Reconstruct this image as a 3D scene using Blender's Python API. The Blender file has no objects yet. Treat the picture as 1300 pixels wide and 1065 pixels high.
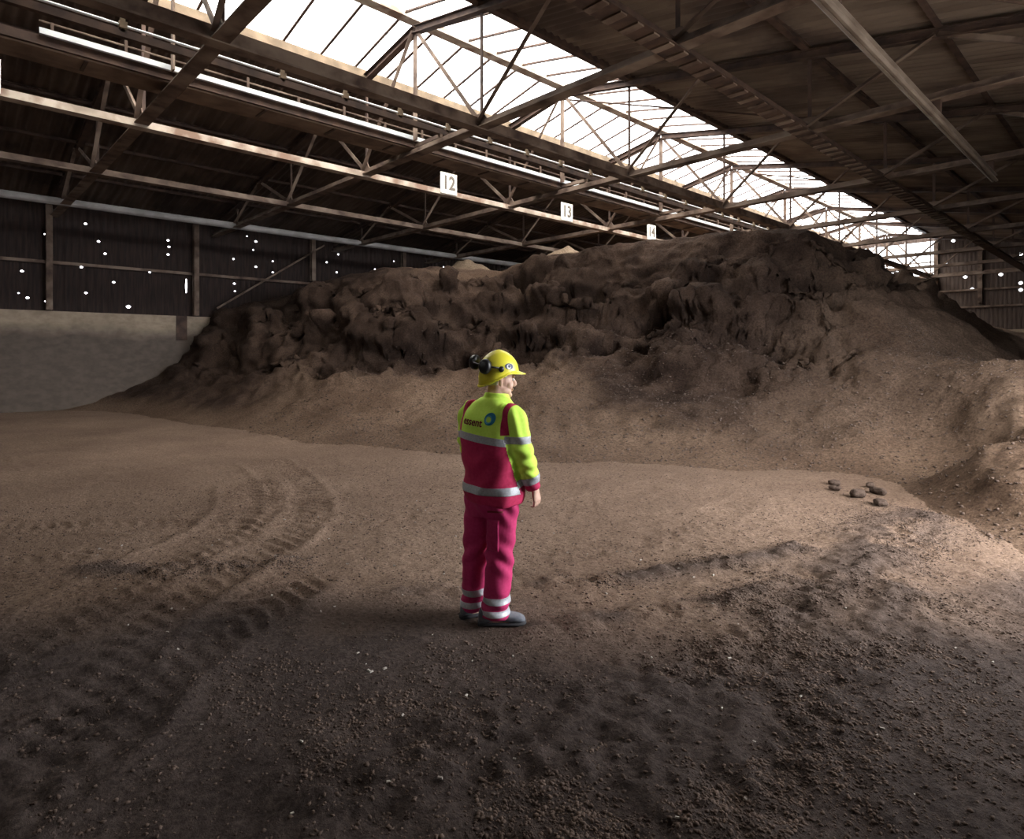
import bpy, bmesh, math, random
import numpy as np
from mathutils import Vector, Matrix
random.seed(7)
scn = bpy.context.scene
COL = scn.collection
PI = math.pi
THETA = math.atan(825 / 785)          # the camera looks 46 degrees to the left of the hall's long axis
XR = -11.0                            # ridge line
BAY = 4.7
WL, WR = -23.7, 1.7                   # left and right walls
Y0, Y1 = -8.0, 42.3                   # rear and end walls
CH = 6.08                             # height of the bottom chords
RZ, SL = 8.70, 0.185                  # top chord at the ridge, roof slope
def top_z(x): return RZ - SL * abs(x - XR)
TRUSS_Y = [(k + 0.62) * BAY for k in range(9)]

# ------------------------------------------------------------------ helpers
def tag(o, label=None, cat=None, group=None, kind=None):
    if label: o['label'] = label
    if cat: o['category'] = cat
    if group: o['group'] = group
    if kind: o['kind'] = kind
    return o
def empty(name, loc=(0, 0, 0), rz=0.0):
    o = bpy.data.objects.new(name, None); COL.objects.link(o)
    o.location = loc; o.rotation_euler = (0, 0, rz); o.empty_display_size = 0.2
    return o
def link_mesh(name, me, mat, parent=None, smooth=False):
    o = bpy.data.objects.new(name, me); COL.objects.link(o)
    mats = mat if isinstance(mat, (list, tuple)) else [mat]
    if len(me.materials) == 0:
        for m in mats: me.materials.append(m)
    if parent: o.parent = parent
    if smooth: me.polygons.foreach_set('use_smooth', [True] * len(me.polygons)); me.update()
    return o
def copy_tree(o, parent=None):
    c = o.copy(); COL.objects.link(c)
    if parent: c.parent = parent
    for ch in [q for q in bpy.data.objects if q.parent == o]: copy_tree(ch, c)
    return c

class MB:
    """collects shapes and links them as one mesh object"""
    def __init__(s): s.v = []; s.f = []
    def add(s, vs, fs):
        n = len(s.v); s.v += [tuple(v) for v in vs]; s.f += [tuple(i + n for i in f) for f in fs]; return s
    def box(s, x0, x1, y0, y1, z0, z1):
        return s.add([(x0,y0,z0),(x1,y0,z0),(x1,y1,z0),(x0,y1,z0),(x0,y0,z1),(x1,y0,z1),(x1,y1,z1),(x0,y1,z1)],
                     [(3,2,1,0),(4,5,6,7),(0,1,5,4),(1,2,6,5),(2,3,7,6),(3,0,4,7)])
    def prism(s, p0, p1, prof, up=(0, 0, 1)):
        p0, p1 = Vector(p0), Vector(p1); d = (p1 - p0).normalized(); up = Vector(up)
        if abs(d.dot(up)) > 0.98: up = Vector((1, 0, 0))
        sd = d.cross(up).normalized(); u = sd.cross(d)
        n = len(prof)
        vs = [p0 + sd * a + u * b for a, b in prof] + [p1 + sd * a + u * b for a, b in prof]
        fs = [(i, (i + 1) % n, n + (i + 1) % n, n + i) for i in range(n)] + [tuple(range(n - 1, -1, -1)), tuple(range(n, 2 * n))]
        return s.add(vs, fs)
    def rod(s, p0, p1, r, n=10):
        return s.prism(p0, p1, [(r * math.cos(2 * PI * i / n), r * math.sin(2 * PI * i / n)) for i in range(n)])
    def ell(s, c, r, nu=16, nv=10, M=None):
        c = Vector(c); vs = []; fs = []
        for j in range(nv + 1):
            t = PI * j / nv
            for i in range(nu):
                a = 2 * PI * i / nu
                p = Vector((r[0] * math.sin(t) * math.cos(a), r[1] * math.sin(t) * math.sin(a), r[2] * math.cos(t)))
                vs.append(c + (M @ p if M else p))
        for j in range(nv):
            for i in range(nu):
                a, b = j * nu + i, j * nu + (i + 1) % nu
                fs.append((a, a + nu, b + nu, b))
        return s.add(vs, fs)
    def rings(s, rings):
        """rings: lists of equal length; capped loft"""
        n = len(rings[0]); vs = [p for r in rings for p in r]; fs = []
        for k in range(len(rings) - 1):
            for i in range(n):
                a, b = k * n + i, k * n + (i + 1) % n
                fs.append((a, b, b + n, a + n))
        fs.append(tuple(range(n - 1, -1, -1))); m = (len(rings) - 1) * n
        fs.append(tuple(range(m, m + n)))
        return s.add(vs, fs)
    def mesh(s, name):
        me = bpy.data.meshes.new(name); me.from_pydata(s.v, [], s.f); me.update()
        bm = bmesh.new(); bm.from_mesh(me); bmesh.ops.recalc_face_normals(bm, faces=bm.faces); bm.to_mesh(me); bm.free()
        return me
    def build(s, name, mat, parent=None, smooth=False):
        return link_mesh(name, s.mesh(name), mat, parent, smooth)

def angle(w, t=0.012):   # L section
    return [(0, 0), (w, 0), (w, t), (t, t), (t, w), (0, w)]
def tee(w, h, t=0.016):  # two angles back to back, flange below
    return [(-w/2, 0), (w/2, 0), (w/2, t), (t, t), (t, h), (-t, h), (-t, t), (-w/2, t)]
def ibeam(w, h, t=0.016):
    return [(-w/2, 0), (w/2, 0), (w/2, t), (t/2, t), (t/2, h-t), (w/2, h-t), (w/2, h), (-w/2, h), (-w/2, h-t), (-t/2, h-t), (-t/2, t), (-w/2, t)]
def rect(w, h): return [(-w/2, -h/2), (w/2, -h/2), (w/2, h/2), (-w/2, h/2)]

# ------------------------------------------------------------------ noise (numpy)
_rs = np.random.RandomState(11)
_T = _rs.rand(64, 64, 64).astype(np.float32)
def vnoise(x, y, z=None):
    if z is None: z = np.zeros_like(x)
    xi, yi, zi = np.floor(x).astype(int), np.floor(y).astype(int), np.floor(z).astype(int)
    fx, fy, fz = x - xi, y - yi, z - zi
    fx = fx*fx*fx*(fx*(fx*6-15)+10); fy = fy*fy*fy*(fy*(fy*6-15)+10); fz = fz*fz*fz*(fz*(fz*6-15)+10)
    def g(a, b, c): return _T[(xi + a) & 63, (yi + b) & 63, (zi + c) & 63]
    x00 = g(0,0,0)*(1-fx)+g(1,0,0)*fx; x10 = g(0,1,0)*(1-fx)+g(1,1,0)*fx
    x01 = g(0,0,1)*(1-fx)+g(1,0,1)*fx; x11 = g(0,1,1)*(1-fx)+g(1,1,1)*fx
    return ((x00*(1-fy)+x10*fy)*(1-fz)+(x01*(1-fy)+x11*fy)*fz)*2-1
def fbm(x, y, f, o=4, seed=0.0, gain=0.5):
    r = np.zeros_like(x); a = 1.0
    for i in range(o):
        r = r + a * vnoise(x*f + 3.7*i + seed, y*f - 5.3*i + seed*1.7, np.zeros_like(x) + seed*0.61 + i*0.37); f *= 2.03; a *= gain
    return r
def ridged(x, y, f, o=4, seed=0.0):
    r = np.zeros_like(x); a = 1.0
    for i in range(o):
        r = r + a * (1 - 2*np.abs(vnoise(x*f + 2.9*i + seed, y*f + 4.1*i - seed, np.zeros_like(x) + seed*0.3 + i*0.41))); f *= 2.1; a *= 0.5
    return r
def sstep(a, b, x):
    t = np.clip((x - a) / (b - a), 0, 1); return t*t*(3-2*t)

# ------------------------------------------------------------------ materials
def new_mat(name):
    m = bpy.data.materials.new(name); m.use_nodes = True
    nt = m.node_tree; b = nt.nodes['Principled BSDF']; return m, nt, b
def mat_plain(name, col, rough=0.6, metal=0.0, spec=0.4):
    m, nt, b = new_mat(name)
    b.inputs['Base Color'].default_value = (*col, 1); b.inputs['Roughness'].default_value = rough
    b.inputs['Metallic'].default_value = metal; b.inputs['Specular IOR Level'].default_value = spec
    return m
def mat_noise(name, c1, c2, scale=4.0, rough=0.8, detail=6, bump=0.0, bscale=40.0, lo=0.35, hi=0.65, c3=None, s3=1.0, metal=0.0, spec=0.3, stretch=None, bdist=0.02, object_space=True):
    m, nt, b = new_mat(name); N, K = nt.nodes, nt.links
    tc = N.new('ShaderNodeTexCoord'); src = tc.outputs['Object']
    if stretch:
        mp = N.new('ShaderNodeMapping'); mp.inputs['Scale'].default_value = stretch; K.new(src, mp.inputs['Vector']); vec = mp.outputs['Vector']
    else: vec = src
    n = N.new('ShaderNodeTexNoise'); n.inputs['Scale'].default_value = scale; n.inputs['Detail'].default_value = detail; K.new(vec, n.inputs['Vector'])
    r = N.new('ShaderNodeValToRGB'); r.color_ramp.elements[0].position = lo; r.color_ramp.elements[1].position = hi
    r.color_ramp.elements[0].color = (*c1, 1); r.color_ramp.elements[1].color = (*c2, 1)
    K.new(n.outputs['Fac'], r.inputs['Fac']); out = r.outputs['Color']
    if c3:
        n2 = N.new('ShaderNodeTexNoise'); n2.inputs['Scale'].default_value = s3; n2.inputs['Detail'].default_value = 5; K.new(src, n2.inputs['Vector'])
        r2 = N.new('ShaderNodeValToRGB'); r2.color_ramp.elements[0].position = 0.48; r2.color_ramp.elements[1].position = 0.62; K.new(n2.outputs['Fac'], r2.inputs['Fac'])
        mx = N.new('ShaderNodeMixRGB'); K.new(r2.outputs['Color'], mx.inputs['Fac']); K.new(out, mx.inputs['Color1']); mx.inputs['Color2'].default_value = (*c3, 1); out = mx.outputs['Color']
    K.new(out, b.inputs['Base Color'])
    b.inputs['Roughness'].default_value = rough; b.inputs['Metallic'].default_value = metal; b.inputs['Specular IOR Level'].default_value = spec
    if bump:
        nb = N.new('ShaderNodeTexNoise'); nb.inputs['Scale'].default_value = bscale; nb.inputs['Detail'].default_value = 8; nb.inputs['Roughness'].default_value = 0.65; K.new(src, nb.inputs['Vector'])
        bp = N.new('ShaderNodeBump'); bp.inputs['Strength'].default_value = bump; bp.inputs['Distance'].default_value = bdist
        K.new(nb.outputs['Fac'], bp.inputs['Height']); K.new(bp.outputs['Normal'], b.inputs['Normal'])
    return m

M = {}
M['steel'] = mat_noise('dusty_rusty_steel', (0.055,0.034,0.026), (0.15,0.105,0.078), 3.0, 0.85, c3=(0.20,0.15,0.115), s3=1.3)
M['steel_dark'] = mat_noise('dark_rusted_steel', (0.035,0.022,0.018), (0.085,0.052,0.038), 3.5, 0.85)
M['steel_pale'] = mat_noise('pale_painted_steel', (0.22,0.175,0.135), (0.40,0.34,0.28), 2.5, 0.75, c3=(0.16,0.10,0.07), s3=2.2)
M['steel_grey'] = mat_noise('grey_painted_steel', (0.20,0.185,0.18), (0.33,0.31,0.30), 2.0, 0.6)
M['dust_ledge'] = mat_noise('dust_covered_timber', (0.10,0.073,0.048), (0.17,0.125,0.082), 3.0, 0.95)
M['sheet'] = mat_noise('corrugated_fibre_cement', (0.12,0.09,0.068), (0.22,0.17,0.13), 1.2, 0.9, c3=(0.085,0.062,0.05), s3=0.5, stretch=(0.4,2.0,1))
M['cladding'] = mat_noise('dark_brown_cladding', (0.020,0.011,0.009), (0.042,0.024,0.019), 3.0, 0.85, stretch=(1,6,0.5))
M['galv'] = mat_noise('galvanised_channel', (0.55,0.60,0.63), (0.74,0.78,0.80), 2.0, 0.45, metal=0.0, spec=0.6)
M['belt'] = mat_noise('dusty_conveyor_tray', (0.10,0.066,0.048), (0.20,0.14,0.10), 2.2, 0.9)
M['white_sign'] = mat_noise('weathered_white_paint', (0.55,0.53,0.47), (0.72,0.70,0.64), 5.0, 0.7)
M['sign_ink'] = mat_plain('dark_sign_paint', (0.10,0.085,0.07), 0.8)

def soil(name, dark, pale, dry=0.5, grain=1.0, bumpd=0.03, wet_shade=None):
    m, nt, b = new_mat(name); N, K = nt.nodes, nt.links
    tc = N.new('ShaderNodeTexCoord'); P = tc.outputs['Object']
    def noise(sc, det, rough=0.55):
        n = N.new('ShaderNodeTexNoise'); n.inputs['Scale'].default_value = sc; n.inputs['Detail'].default_value = det; n.inputs['Roughness'].default_value = rough; K.new(P, n.inputs['Vector']); return n.outputs['Fac']
    def ramp(src, p0, p1, c0, c1):
        r = N.new('ShaderNodeValToRGB'); e = r.color_ramp.elements; e[0].position = p0; e[1].position = p1; e[0].color = (*c0, 1); e[1].color = (*c1, 1); K.new(src, r.inputs['Fac']); return r.outputs['Color']
    big = ramp(noise(0.55, 6), dry - 0.14, dry + 0.14, dark, pale)
    if wet_shade:
        at = N.new('ShaderNodeAttribute'); at.attribute_name = 'moist_shade'; wm = N.new('ShaderNodeMixRGB')  # mask carries wet soil and painted shade alike
        K.new(at.outputs['Fac'], wm.inputs['Fac']); K.new(big, wm.inputs['Color1']); K.new(ramp(noise(1.6, 6), .4, .65, wet_shade[0], wet_shade[1]), wm.inputs['Color2']); big = wm.outputs['Color']
    fine = ramp(noise(26 * grain, 9, 0.7), 0.34, 0.68, (0.40, 0.37, 0.35), (1.5, 1.5, 1.5))
    mx = N.new('ShaderNodeMixRGB'); mx.blend_type = 'MULTIPLY'; mx.inputs['Fac'].default_value = 0.85
    K.new(big, mx.inputs['Color1']); K.new(fine, mx.inputs['Color2']); K.new(mx.outputs['Color'], b.inputs['Base Color'])
    b.inputs['Roughness'].default_value = 0.97; b.inputs['Specular IOR Level'].default_value = 0.12
    bp = N.new('ShaderNodeBump'); bp.inputs['Strength'].default_value = 0.9; bp.inputs['Distance'].default_value = bumpd
    K.new(noise(38 * grain, 10, 0.72), bp.inputs['Height']); K.new(bp.outputs['Normal'], b.inputs['Normal'])
    return m
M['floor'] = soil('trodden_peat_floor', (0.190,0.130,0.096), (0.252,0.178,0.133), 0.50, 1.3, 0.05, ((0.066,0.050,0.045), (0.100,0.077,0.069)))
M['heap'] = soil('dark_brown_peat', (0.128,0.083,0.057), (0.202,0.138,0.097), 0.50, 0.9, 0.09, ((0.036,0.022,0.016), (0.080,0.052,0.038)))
M['heap_pale'] = soil('dry_skylit_peat', (0.20,0.145,0.10), (0.30,0.225,0.16), 0.5, 0.8, 0.04)  # dry peat, with the skylight's brightening mixed into the colour
M['crumb'] = mat_noise('peat_crumb', (0.065,0.047,0.039), (0.125,0.090,0.072), 9.0, 0.95, spec=.1)
M['clod'] = soil('dark_clod', (0.07,0.05,0.04), (0.11,0.08,0.065), 0.5, 2.0, 0.02)

# glazing: thin panes that let the sky through
def glass_mat():
    m, nt, b = new_mat('dusty_roof_glass'); N, K = nt.nodes, nt.links
    N.remove(b); out = N['Material Output']
    t = N.new('ShaderNodeBsdfTransparent'); t.inputs['Color'].default_value = (0.74, 0.74, 0.73, 1)
    d = N.new('ShaderNodeBsdfTranslucent'); d.inputs['Color'].default_value = (0.75, 0.75, 0.72, 1)
    g = N.new('ShaderNodeBsdfGlossy'); g.inputs['Roughness'].default_value = 0.1
    m1 = N.new('ShaderNodeMixShader'); m1.inputs['Fac'].default_value = 0.12; K.new(t.outputs[0], m1.inputs[1]); K.new(d.outputs[0], m1.inputs[2])
    m2 = N.new('ShaderNodeMixShader'); m2.inputs['Fac'].default_value = 0.04; K.new(m1.outputs[0], m2.inputs[1]); K.new(g.outputs[0], m2.inputs[2])
    K.new(m2.outputs[0], out.inputs['Surface']); return m
M['glass'] = glass_mat()

# ------------------------------------------------------------------ the hall: floor, walls, roof
def roof_z(x): return top_z(x) + 0.18

def wave_bump(m, direction, scale, strength=0.6, dist=0.03):
    nt = m.node_tree; N, K = nt.nodes, nt.links; b = N['Principled BSDF']
    tc = N.new('ShaderNodeTexCoord'); w = N.new('ShaderNodeTexWave'); w.bands_direction = direction; w.inputs['Scale'].default_value = scale
    K.new(tc.outputs['Object'], w.inputs['Vector']); bp = N.new('ShaderNodeBump'); bp.inputs['Strength'].default_value = strength; bp.inputs['Distance'].default_value = dist
    K.new(w.outputs['Fac'], bp.inputs['Height']); K.new(bp.outputs['Normal'], b.inputs['Normal'])
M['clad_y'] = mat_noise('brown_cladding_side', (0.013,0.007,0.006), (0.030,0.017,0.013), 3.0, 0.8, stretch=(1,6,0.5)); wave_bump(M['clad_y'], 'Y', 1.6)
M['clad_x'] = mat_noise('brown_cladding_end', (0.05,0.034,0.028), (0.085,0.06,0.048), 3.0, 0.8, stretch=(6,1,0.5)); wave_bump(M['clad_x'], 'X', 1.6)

def concrete_mat():
    m, nt, b = new_mat('stained_concrete'); N, K = nt.nodes, nt.links
    tc = N.new('ShaderNodeTexCoord'); sep = N.new('ShaderNodeSeparateXYZ'); K.new(tc.outputs['Object'], sep.inputs[0])
    n = N.new('ShaderNodeTexNoise'); n.inputs['Scale'].default_value = 0.5; n.inputs['Detail'].default_value = 9
    mp = N.new('ShaderNodeMapping'); mp.inputs['Scale'].default_value = (1, 0.8, 1.3); K.new(tc.outputs['Object'], mp.inputs[0]); K.new(mp.outputs[0], n.inputs['Vector'])
    # splashed pale band near the top of the wall
    ad = N.new('ShaderNodeMath'); ad.operation = 'MULTIPLY_ADD'; K.new(n.outputs['Fac'], ad.inputs[0]); ad.inputs[1].default_value = 1.6; K.new(sep.outputs['Z'], ad.inputs[2])
    r = N.new('ShaderNodeValToRGB'); e = r.color_ramp.elements; e[0].position = 0.0; e[1].position = 1.0
    mr = N.new('ShaderNodeMapRange'); mr.inputs['From Min'].default_value = 2.95; mr.inputs['From Max'].default_value = 3.6; K.new(ad.outputs[0], mr.inputs['Value']); K.new(mr.outputs['Result'], r.inputs['Fac'])
    e[0].color = (0.088, 0.068, 0.054, 1); e[1].color = (0.30, 0.235, 0.17, 1)
    n2 = N.new('ShaderNodeTexNoise'); n2.inputs['Scale'].default_value = 5.0; n2.inputs['Detail'].default_value = 8; K.new(mp.outputs[0], n2.inputs['Vector'])
    r2 = N.new('ShaderNodeValToRGB'); r2.color_ramp.elements[0].position = 0.35; r2.color_ramp.elements[1].position = 0.65; r2.color_ramp.elements[0].color = (0.55, 0.52, 0.5, 1); r2.color_ramp.elements[1].color = (1.15, 1.15, 1.15, 1); K.new(n2.outputs['Fac'], r2.inputs['Fac'])
    mx = N.new('ShaderNodeMixRGB'); mx.blend_type = 'MULTIPLY'; mx.inputs['Fac'].default_value = 0.5; K.new(r.outputs['Color'], mx.inputs['Color1']); K.new(r2.outputs['Color'], mx.inputs['Color2'])
    K.new(mx.outputs['Color'], b.inputs['Base Color']); b.inputs['Roughness'].default_value = 0.9
    return m
M['concrete'] = concrete_mat()

def holed(name, mat, parent, to3, a0, a1, z0, z1, holes, windows=(), zmax=None, extra=()):
    """cladding with real rust holes: cells of a grid are left out"""
    A = {a0, a1} | set(extra); Z = {z0, z1}
    for a, z, r, h in holes:
        A |= {a - r, a - r * .45, a + r * .45, a + r}; Z |= {z - h, z - h * .45, z + h * .45, z + h}
    for w in windows: A |= {w[0], w[1]}; Z |= {w[2], w[3]}
    A = sorted(q for q in A if a0 <= q <= a1); Z = sorted(q for q in Z if z0 <= q <= z1)
    A = np.array(A); Z = np.array(Z)
    ca = (A[:-1] + A[1:]) / 2; cz = (Z[:-1] + Z[1:]) / 2
    keep = np.ones((len(ca), len(cz)), bool)
    for a, z, r, h in holes:
        da = np.abs(ca - a)[:, None] / r; dz = np.abs(cz - z)[None, :] / h
        keep &= ~((da < 1) & (dz < 1) & ((da < .45) | (dz < .45)))
    for w in windows:
        keep &= ~((ca[:, None] > w[0]) & (ca[:, None] < w[1]) & (cz[None, :] > w[2]) & (cz[None, :] < w[3]))
    vs = []
    for a in A:
        for z in Z: vs.append(to3(a, min(z, zmax(a)) if zmax else z))
    nz = len(Z); fs = []
    for i in range(len(ca)):
        for j in range(len(cz)):
            if keep[i, j]:
                q = (i*nz+j, (i+1)*nz+j, (i+1)*nz+j+1, i*nz+j+1)
                if zmax and Z[j] >= zmax(A[i]) - 1e-4 and Z[j] >= zmax(A[i+1]) - 1e-4: continue
                fs.append(q)
    m = MB(); m.v = vs; m.f = fs
    return m.build(name, mat, parent)

# left wall: concrete below, rusted cladding above
o = MB().box(WL - 0.3, WL, Y0, Y1, -0.2, 3.1).build('wall_left', M['concrete']); tag(o, kind='structure'); wall_left = o
HL = [(2.78,5.98,1),(2.78,5.74,1),(2.7,5.46,.6),(2.81,4.99,1),(2.8,4.4,1),(3.75,5.93,1),(4.1,5.41,1),(4.28,5.03,1),(3.64,4.53,1),(1.95,4.63,1),(2.15,4.27,1),(2.07,3.6,.6),(2.28,3.47,1.1),(2.72,3.39,.6),(3.76,3.72,1),(4.52,4.12,1),(6.13,5.7,1),(6.16,5.48,1),(6.13,5.21,1),(4.94,3.34,1.6),(8.32,5.29,.9),(8.35,4.38,1),(8.37,4.1,.8),(9.14,6.04,1.1),(9.14,5.08,1),(8.81,6.2,.6),(9.04,5.71,.7),(5.57,4.55,.9),(9.79,5.36,.8),(9.79,4.93,.9),(12.03,5.55,.9),(12.55,5.93,.9),(12.48,5.18,.9),(14.3,5.48,.8),(15.26,5.93,.6),(18.05,5.93,1.2),(1.1,5.7,.8),(0.9,4.3,.7)]
holes = [(a, z, 0.040*k, 0.030*k) for a, z, k in HL] + [(6.71, 4.17, 0.028, 0.24)]
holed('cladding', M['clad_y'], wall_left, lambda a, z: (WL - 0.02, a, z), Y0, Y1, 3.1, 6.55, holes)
# right wall with the open loading door
DY0, DY1, DZ = 5.6, 11.6, 5.2
m = MB().box(WR, WR + 0.3, Y0, DY0, -0.2, 6.6).box(WR, WR + 0.3, DY1, Y1, -0.2, 6.6).box(WR, WR + 0.3, DY0, DY1, DZ, 6.6)
tag(m.build('wall_right', M['concrete']), kind='structure')
m = MB().box(WR - 0.05, WR + 0.35, DY0 - 0.2, DY0, 0, DZ + .2).box(WR - 0.05, WR + 0.35, DY1, DY1 + 0.2, 0, DZ + .2).box(WR - 0.05, WR + 0.35, DY0, DY1, DZ, DZ + .2)
tag(m.build('door_1', M['steel_dark']), kind='structure')
tag(MB().box(WL - 0.3, WR + 0.3, Y0 - 0.3, Y0, -0.2, 6.5).box(-18, -4, Y0 - 0.3, Y0, 6.5, 8.7).build('wall_rear', M['concrete']), kind='structure')
# end wall with the glazed gable
o = MB().box(WL, WR, Y1, Y1 + 0.3, -0.2, 3.1).build('wall_end', M['concrete']); tag(o, kind='structure')
HE = [(-8.16,8.20),(-8.48,6.88),(-7.6,6.09),(-7.28,5.39),(-6.02,6.09),(-5.18,7.1),(-5.18,5.56),(-5.18,5.19),(-5.06,6.36)]
GX0, GX1, GZ0, GZ1 = -13.6, -9.0, 5.9, 8.30
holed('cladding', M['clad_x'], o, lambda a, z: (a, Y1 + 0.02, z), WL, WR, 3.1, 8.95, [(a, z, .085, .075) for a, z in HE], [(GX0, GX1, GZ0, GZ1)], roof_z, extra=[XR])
w2 = MB().box(GX0, GX1, Y1 - .06, Y1 + .06, GZ0 - .07, GZ0).box(GX0, GX1, Y1 - .06, Y1 + .06, 7.05, 7.15)
for gx in (GX0, -12.1, -10.5, GX1): w2.box(gx - .05, gx + .05, Y1 - .06, Y1 + .06, GZ0, GZ1 + (0.1 if abs(gx + 11.3) < 1.5 else 0))
for gx in (-13.1, -12.6, -11.6, -11.1, -10.0, -9.5): w2.box(gx - .015, gx + .015, Y1 - .02, Y1 + .02, GZ0, GZ1)
o = w2.build('window_2', M['steel_grey']); tag(o, kind='structure')
MB().add([(GX0, Y1 + .03, GZ0), (GX1, Y1 + .03, GZ0), (GX1, Y1 + .03, GZ1), (GX0, Y1 + .03, GZ1)], [(0, 1, 2, 3)]).build('pane', M['glass'], o)

# roof sheets: corrugated, on both slopes, from the skylight edge to the eaves
def sheet(name, x0, x1):
    n = int((Y1 - Y0) / 0.21 * 8); ys = np.linspace(Y0, Y1, n + 1); xs = np.linspace(x0, x1, 10)
    vs = []
    for x in xs:
        lap = 0.0
        z = roof_z(x)
        vs += [(x, float(y), z + 0.034 * math.sin(2 * PI * y / 0.21)) for y in ys]
    nn = len(ys); fs = [(i*nn+j, (i+1)*nn+j, (i+1)*nn+j+1, i*nn+j+1) for i in range(len(xs)-1) for j in range(nn-1)]
    m = MB(); m.v = vs; m.f = fs
    o = m.build(name, M['sheet'], smooth=True); tag(o, kind='structure'); return o
M['sheet_shaded'] = mat_noise('shaded_corrugated_sheet', (0.07,0.05,0.04), (0.13,0.096,0.076), 1.2, 0.9, c3=(0.05,0.036,0.03), s3=0.5, stretch=(0.4,2.0,1))  # darker copy of the sheet: the left slope's shade put into colour
sheet('ceiling_right', XR + 2.1, WR + 0.3); sheet('ceiling_left', XR - 2.1, WL - 0.3).data.materials[0] = M['sheet_shaded']

# ridge skylight: two glazed slopes with bars; behind the camera an added, unseen cover keeps the foreground dark
SK0 = 1.0
m = MB().prism((XR, Y0, RZ + .26), (XR, SK0, RZ + .26), [(-2.25, -.50), (0, 0), (2.25, -.50), (2.25, -.46), (0, .04), (-2.25, -.46)])
tag(m.build('ceiling_ridge_blocker', M['sheet']), kind='structure')
sk = MB().prism((XR, Y0, RZ + 0.12), (XR, Y1, RZ + 0.12), [(-.13, 0), (.13, 0), (.13, .03), (.03, .05), (.03, .2), (-.03, .2), (-.03, .05), (-.13, .03)]).build('window_1', M['steel_pale'])
tag(sk, kind='structure')
g = MB(); bars = MB()
for sgn in (-1, 1):
    xe = XR + sgn * 2.12; ze = roof_z(xe) + .06; zr = RZ + .30
    g.add([(XR, SK0, zr), (XR, Y1, zr), (xe, Y1, ze), (xe, SK0, ze)], [(0, 1, 2, 3)])
    y = SK0 + 0.3
    while y < Y1:
        bars.prism((XR, y, zr - .055), (xe, y, ze - .055), tee(.055, .05, .012))
        y += 0.865
g.build('pane', M['glass'], sk); bars.build('glazing_bars', M['steel_dark'], sk)
# the sills the glazing stands on: dusty timber on the left, steel on the right
tag(MB().prism((XR - 2.12, Y0, roof_z(XR - 2.12) - .12), (XR - 2.12, Y1, roof_z(XR - 2.12) - .12), [(-.12, -.05), (.1, -.05), (.1, .13), (-.12, .16)]).build('trim_1', M['dust_ledge']), kind='structure')
tag(MB().prism((XR + 2.12, Y0, roof_z(XR + 2.12) - .1), (XR + 2.12, Y1, roof_z(XR + 2.12) - .1), [(-.08, -.04), (.08, -.04), (.08, .1), (-.08, .1)]).build('trim_2', M['steel_dark']), kind='structure')

# yard outside the loading door
tag(MB().box(WR + .3, 45, -25, 60, -0.3, -0.06).build('ground_outside', mat_noise('yard_concrete', (0.26,0.25,0.24), (0.34,0.33,0.32), 1.0, 0.9)), kind='structure')

# ------------------------------------------------------------------ steelwork
def make_truss():
    t = empty('roof_truss')
    MB().prism((WL + .05, 0, CH - .08), (WR - .05, 0, CH - .08), tee(.24, .15, .02)).build('bottom_chord', M['steel'], t)
    for xe in (WL + .05, WR - .05):
        MB().prism((XR, 0, RZ - .1), (xe, 0, top_z(xe) - .1), ibeam(.15, .16)).build('top_chord', M['steel_dark'], t)
    bn = [XR + s * r for r in (2.1, 6.3, 10.5) for s in (-1, 1)]
    for x in bn:
        MB().prism((x, .02, CH), (x, .02, top_z(x) - .05), angle(.07)).build('vertical_strut', M['steel_dark'], t)
    for s in (-1, 1):
        for a, b in ((2.1, 0), (2.1, 4.2), (6.3, 4.2), (6.3, 8.4), (10.5, 8.4)):
            xa, xb = XR + s*a, XR + s*b
            MB().prism((xa, -.02, CH + .02), (xb, -.02, top_z(xb) - .06), angle(.085)).build('diagonal_brace', M['steel'], t)
    for x in bn:
        MB().add([(x + a, b, CH + c) for b in (-.012, .012) for a, c in ((-.25, -.05), (.25, -.05), (.25, .04), (.12, .22), (-.12, .22), (-.25, .04))],
                 [(5,4,3,2,1,0), (6,7,8,9,10,11)] + [(i, (i+1) % 6, 6 + (i+1) % 6, 6 + i) for i in range(6)]).build('gusset_plate', M['steel'], t)
    return t
ORD = ['nearest to the camera, cutting across the upper left corner', 'second from the camera, passing above the person', 'third from the camera', 'fourth from the camera', 'fifth from the camera, above the heap crest', 'sixth from the camera', 'seventh from the camera', 'eighth from the camera', 'farthest from the camera, close to the gable window']
proto = None
for k, y in enumerate(TRUSS_Y):
    if proto is None: t = proto = make_truss()
    else: t = copy_tree(proto)
    t.location = (0, y, 0)
    tag(t, 'rusty steel roof truss, ' + ORD[k], 'roof truss', 'roof trusses across the hall')

def lbeam(name, x, prof, mat, z, label, cat, y0=Y0 + .02, y1=Y1 - .02, group='beams running along the hall'):
    o = MB().prism((x, y0, z), (x, y1, z), prof).build(name, mat); return tag(o, label, cat, group)
lb = lbeam('longitudinal_beam', XR + 6.3, [(-.17, -.02), (.17, -.02), (.17, 0), (.02, .02), (.02, .2), (-.02, .2), (-.02, .02), (-.17, 0)], M['steel_dark'], CH - .11, 'rusty battened steel beam below the right roof slope, right of the skylight', 'beam')
bt = MB(); y = 0.4
while y < 30: bt.box(XR + 6.3 - .15, XR + 6.3 + .15, y, y + .13, CH - .155, CH - .131); y += .36
bt.build('batten_plates', M['steel'], lb)
lbeam('longitudinal_beam', XR + 2.1, tee(.22, .24, .03), M['steel'], CH - .1, 'dusty dark steel beam along the near side of the conveyor', 'beam')
lbeam('longitudinal_beam', XR - 2.1, [(-.11, 0), (.11, 0), (.11, .13), (.09, .13), (.09, .02), (-.09, .02), (-.09, .13), (-.11, .13)], M['steel_pale'], CH - .13, 'pale dusty steel beam carrying the numbered white signs', 'beam')
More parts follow.
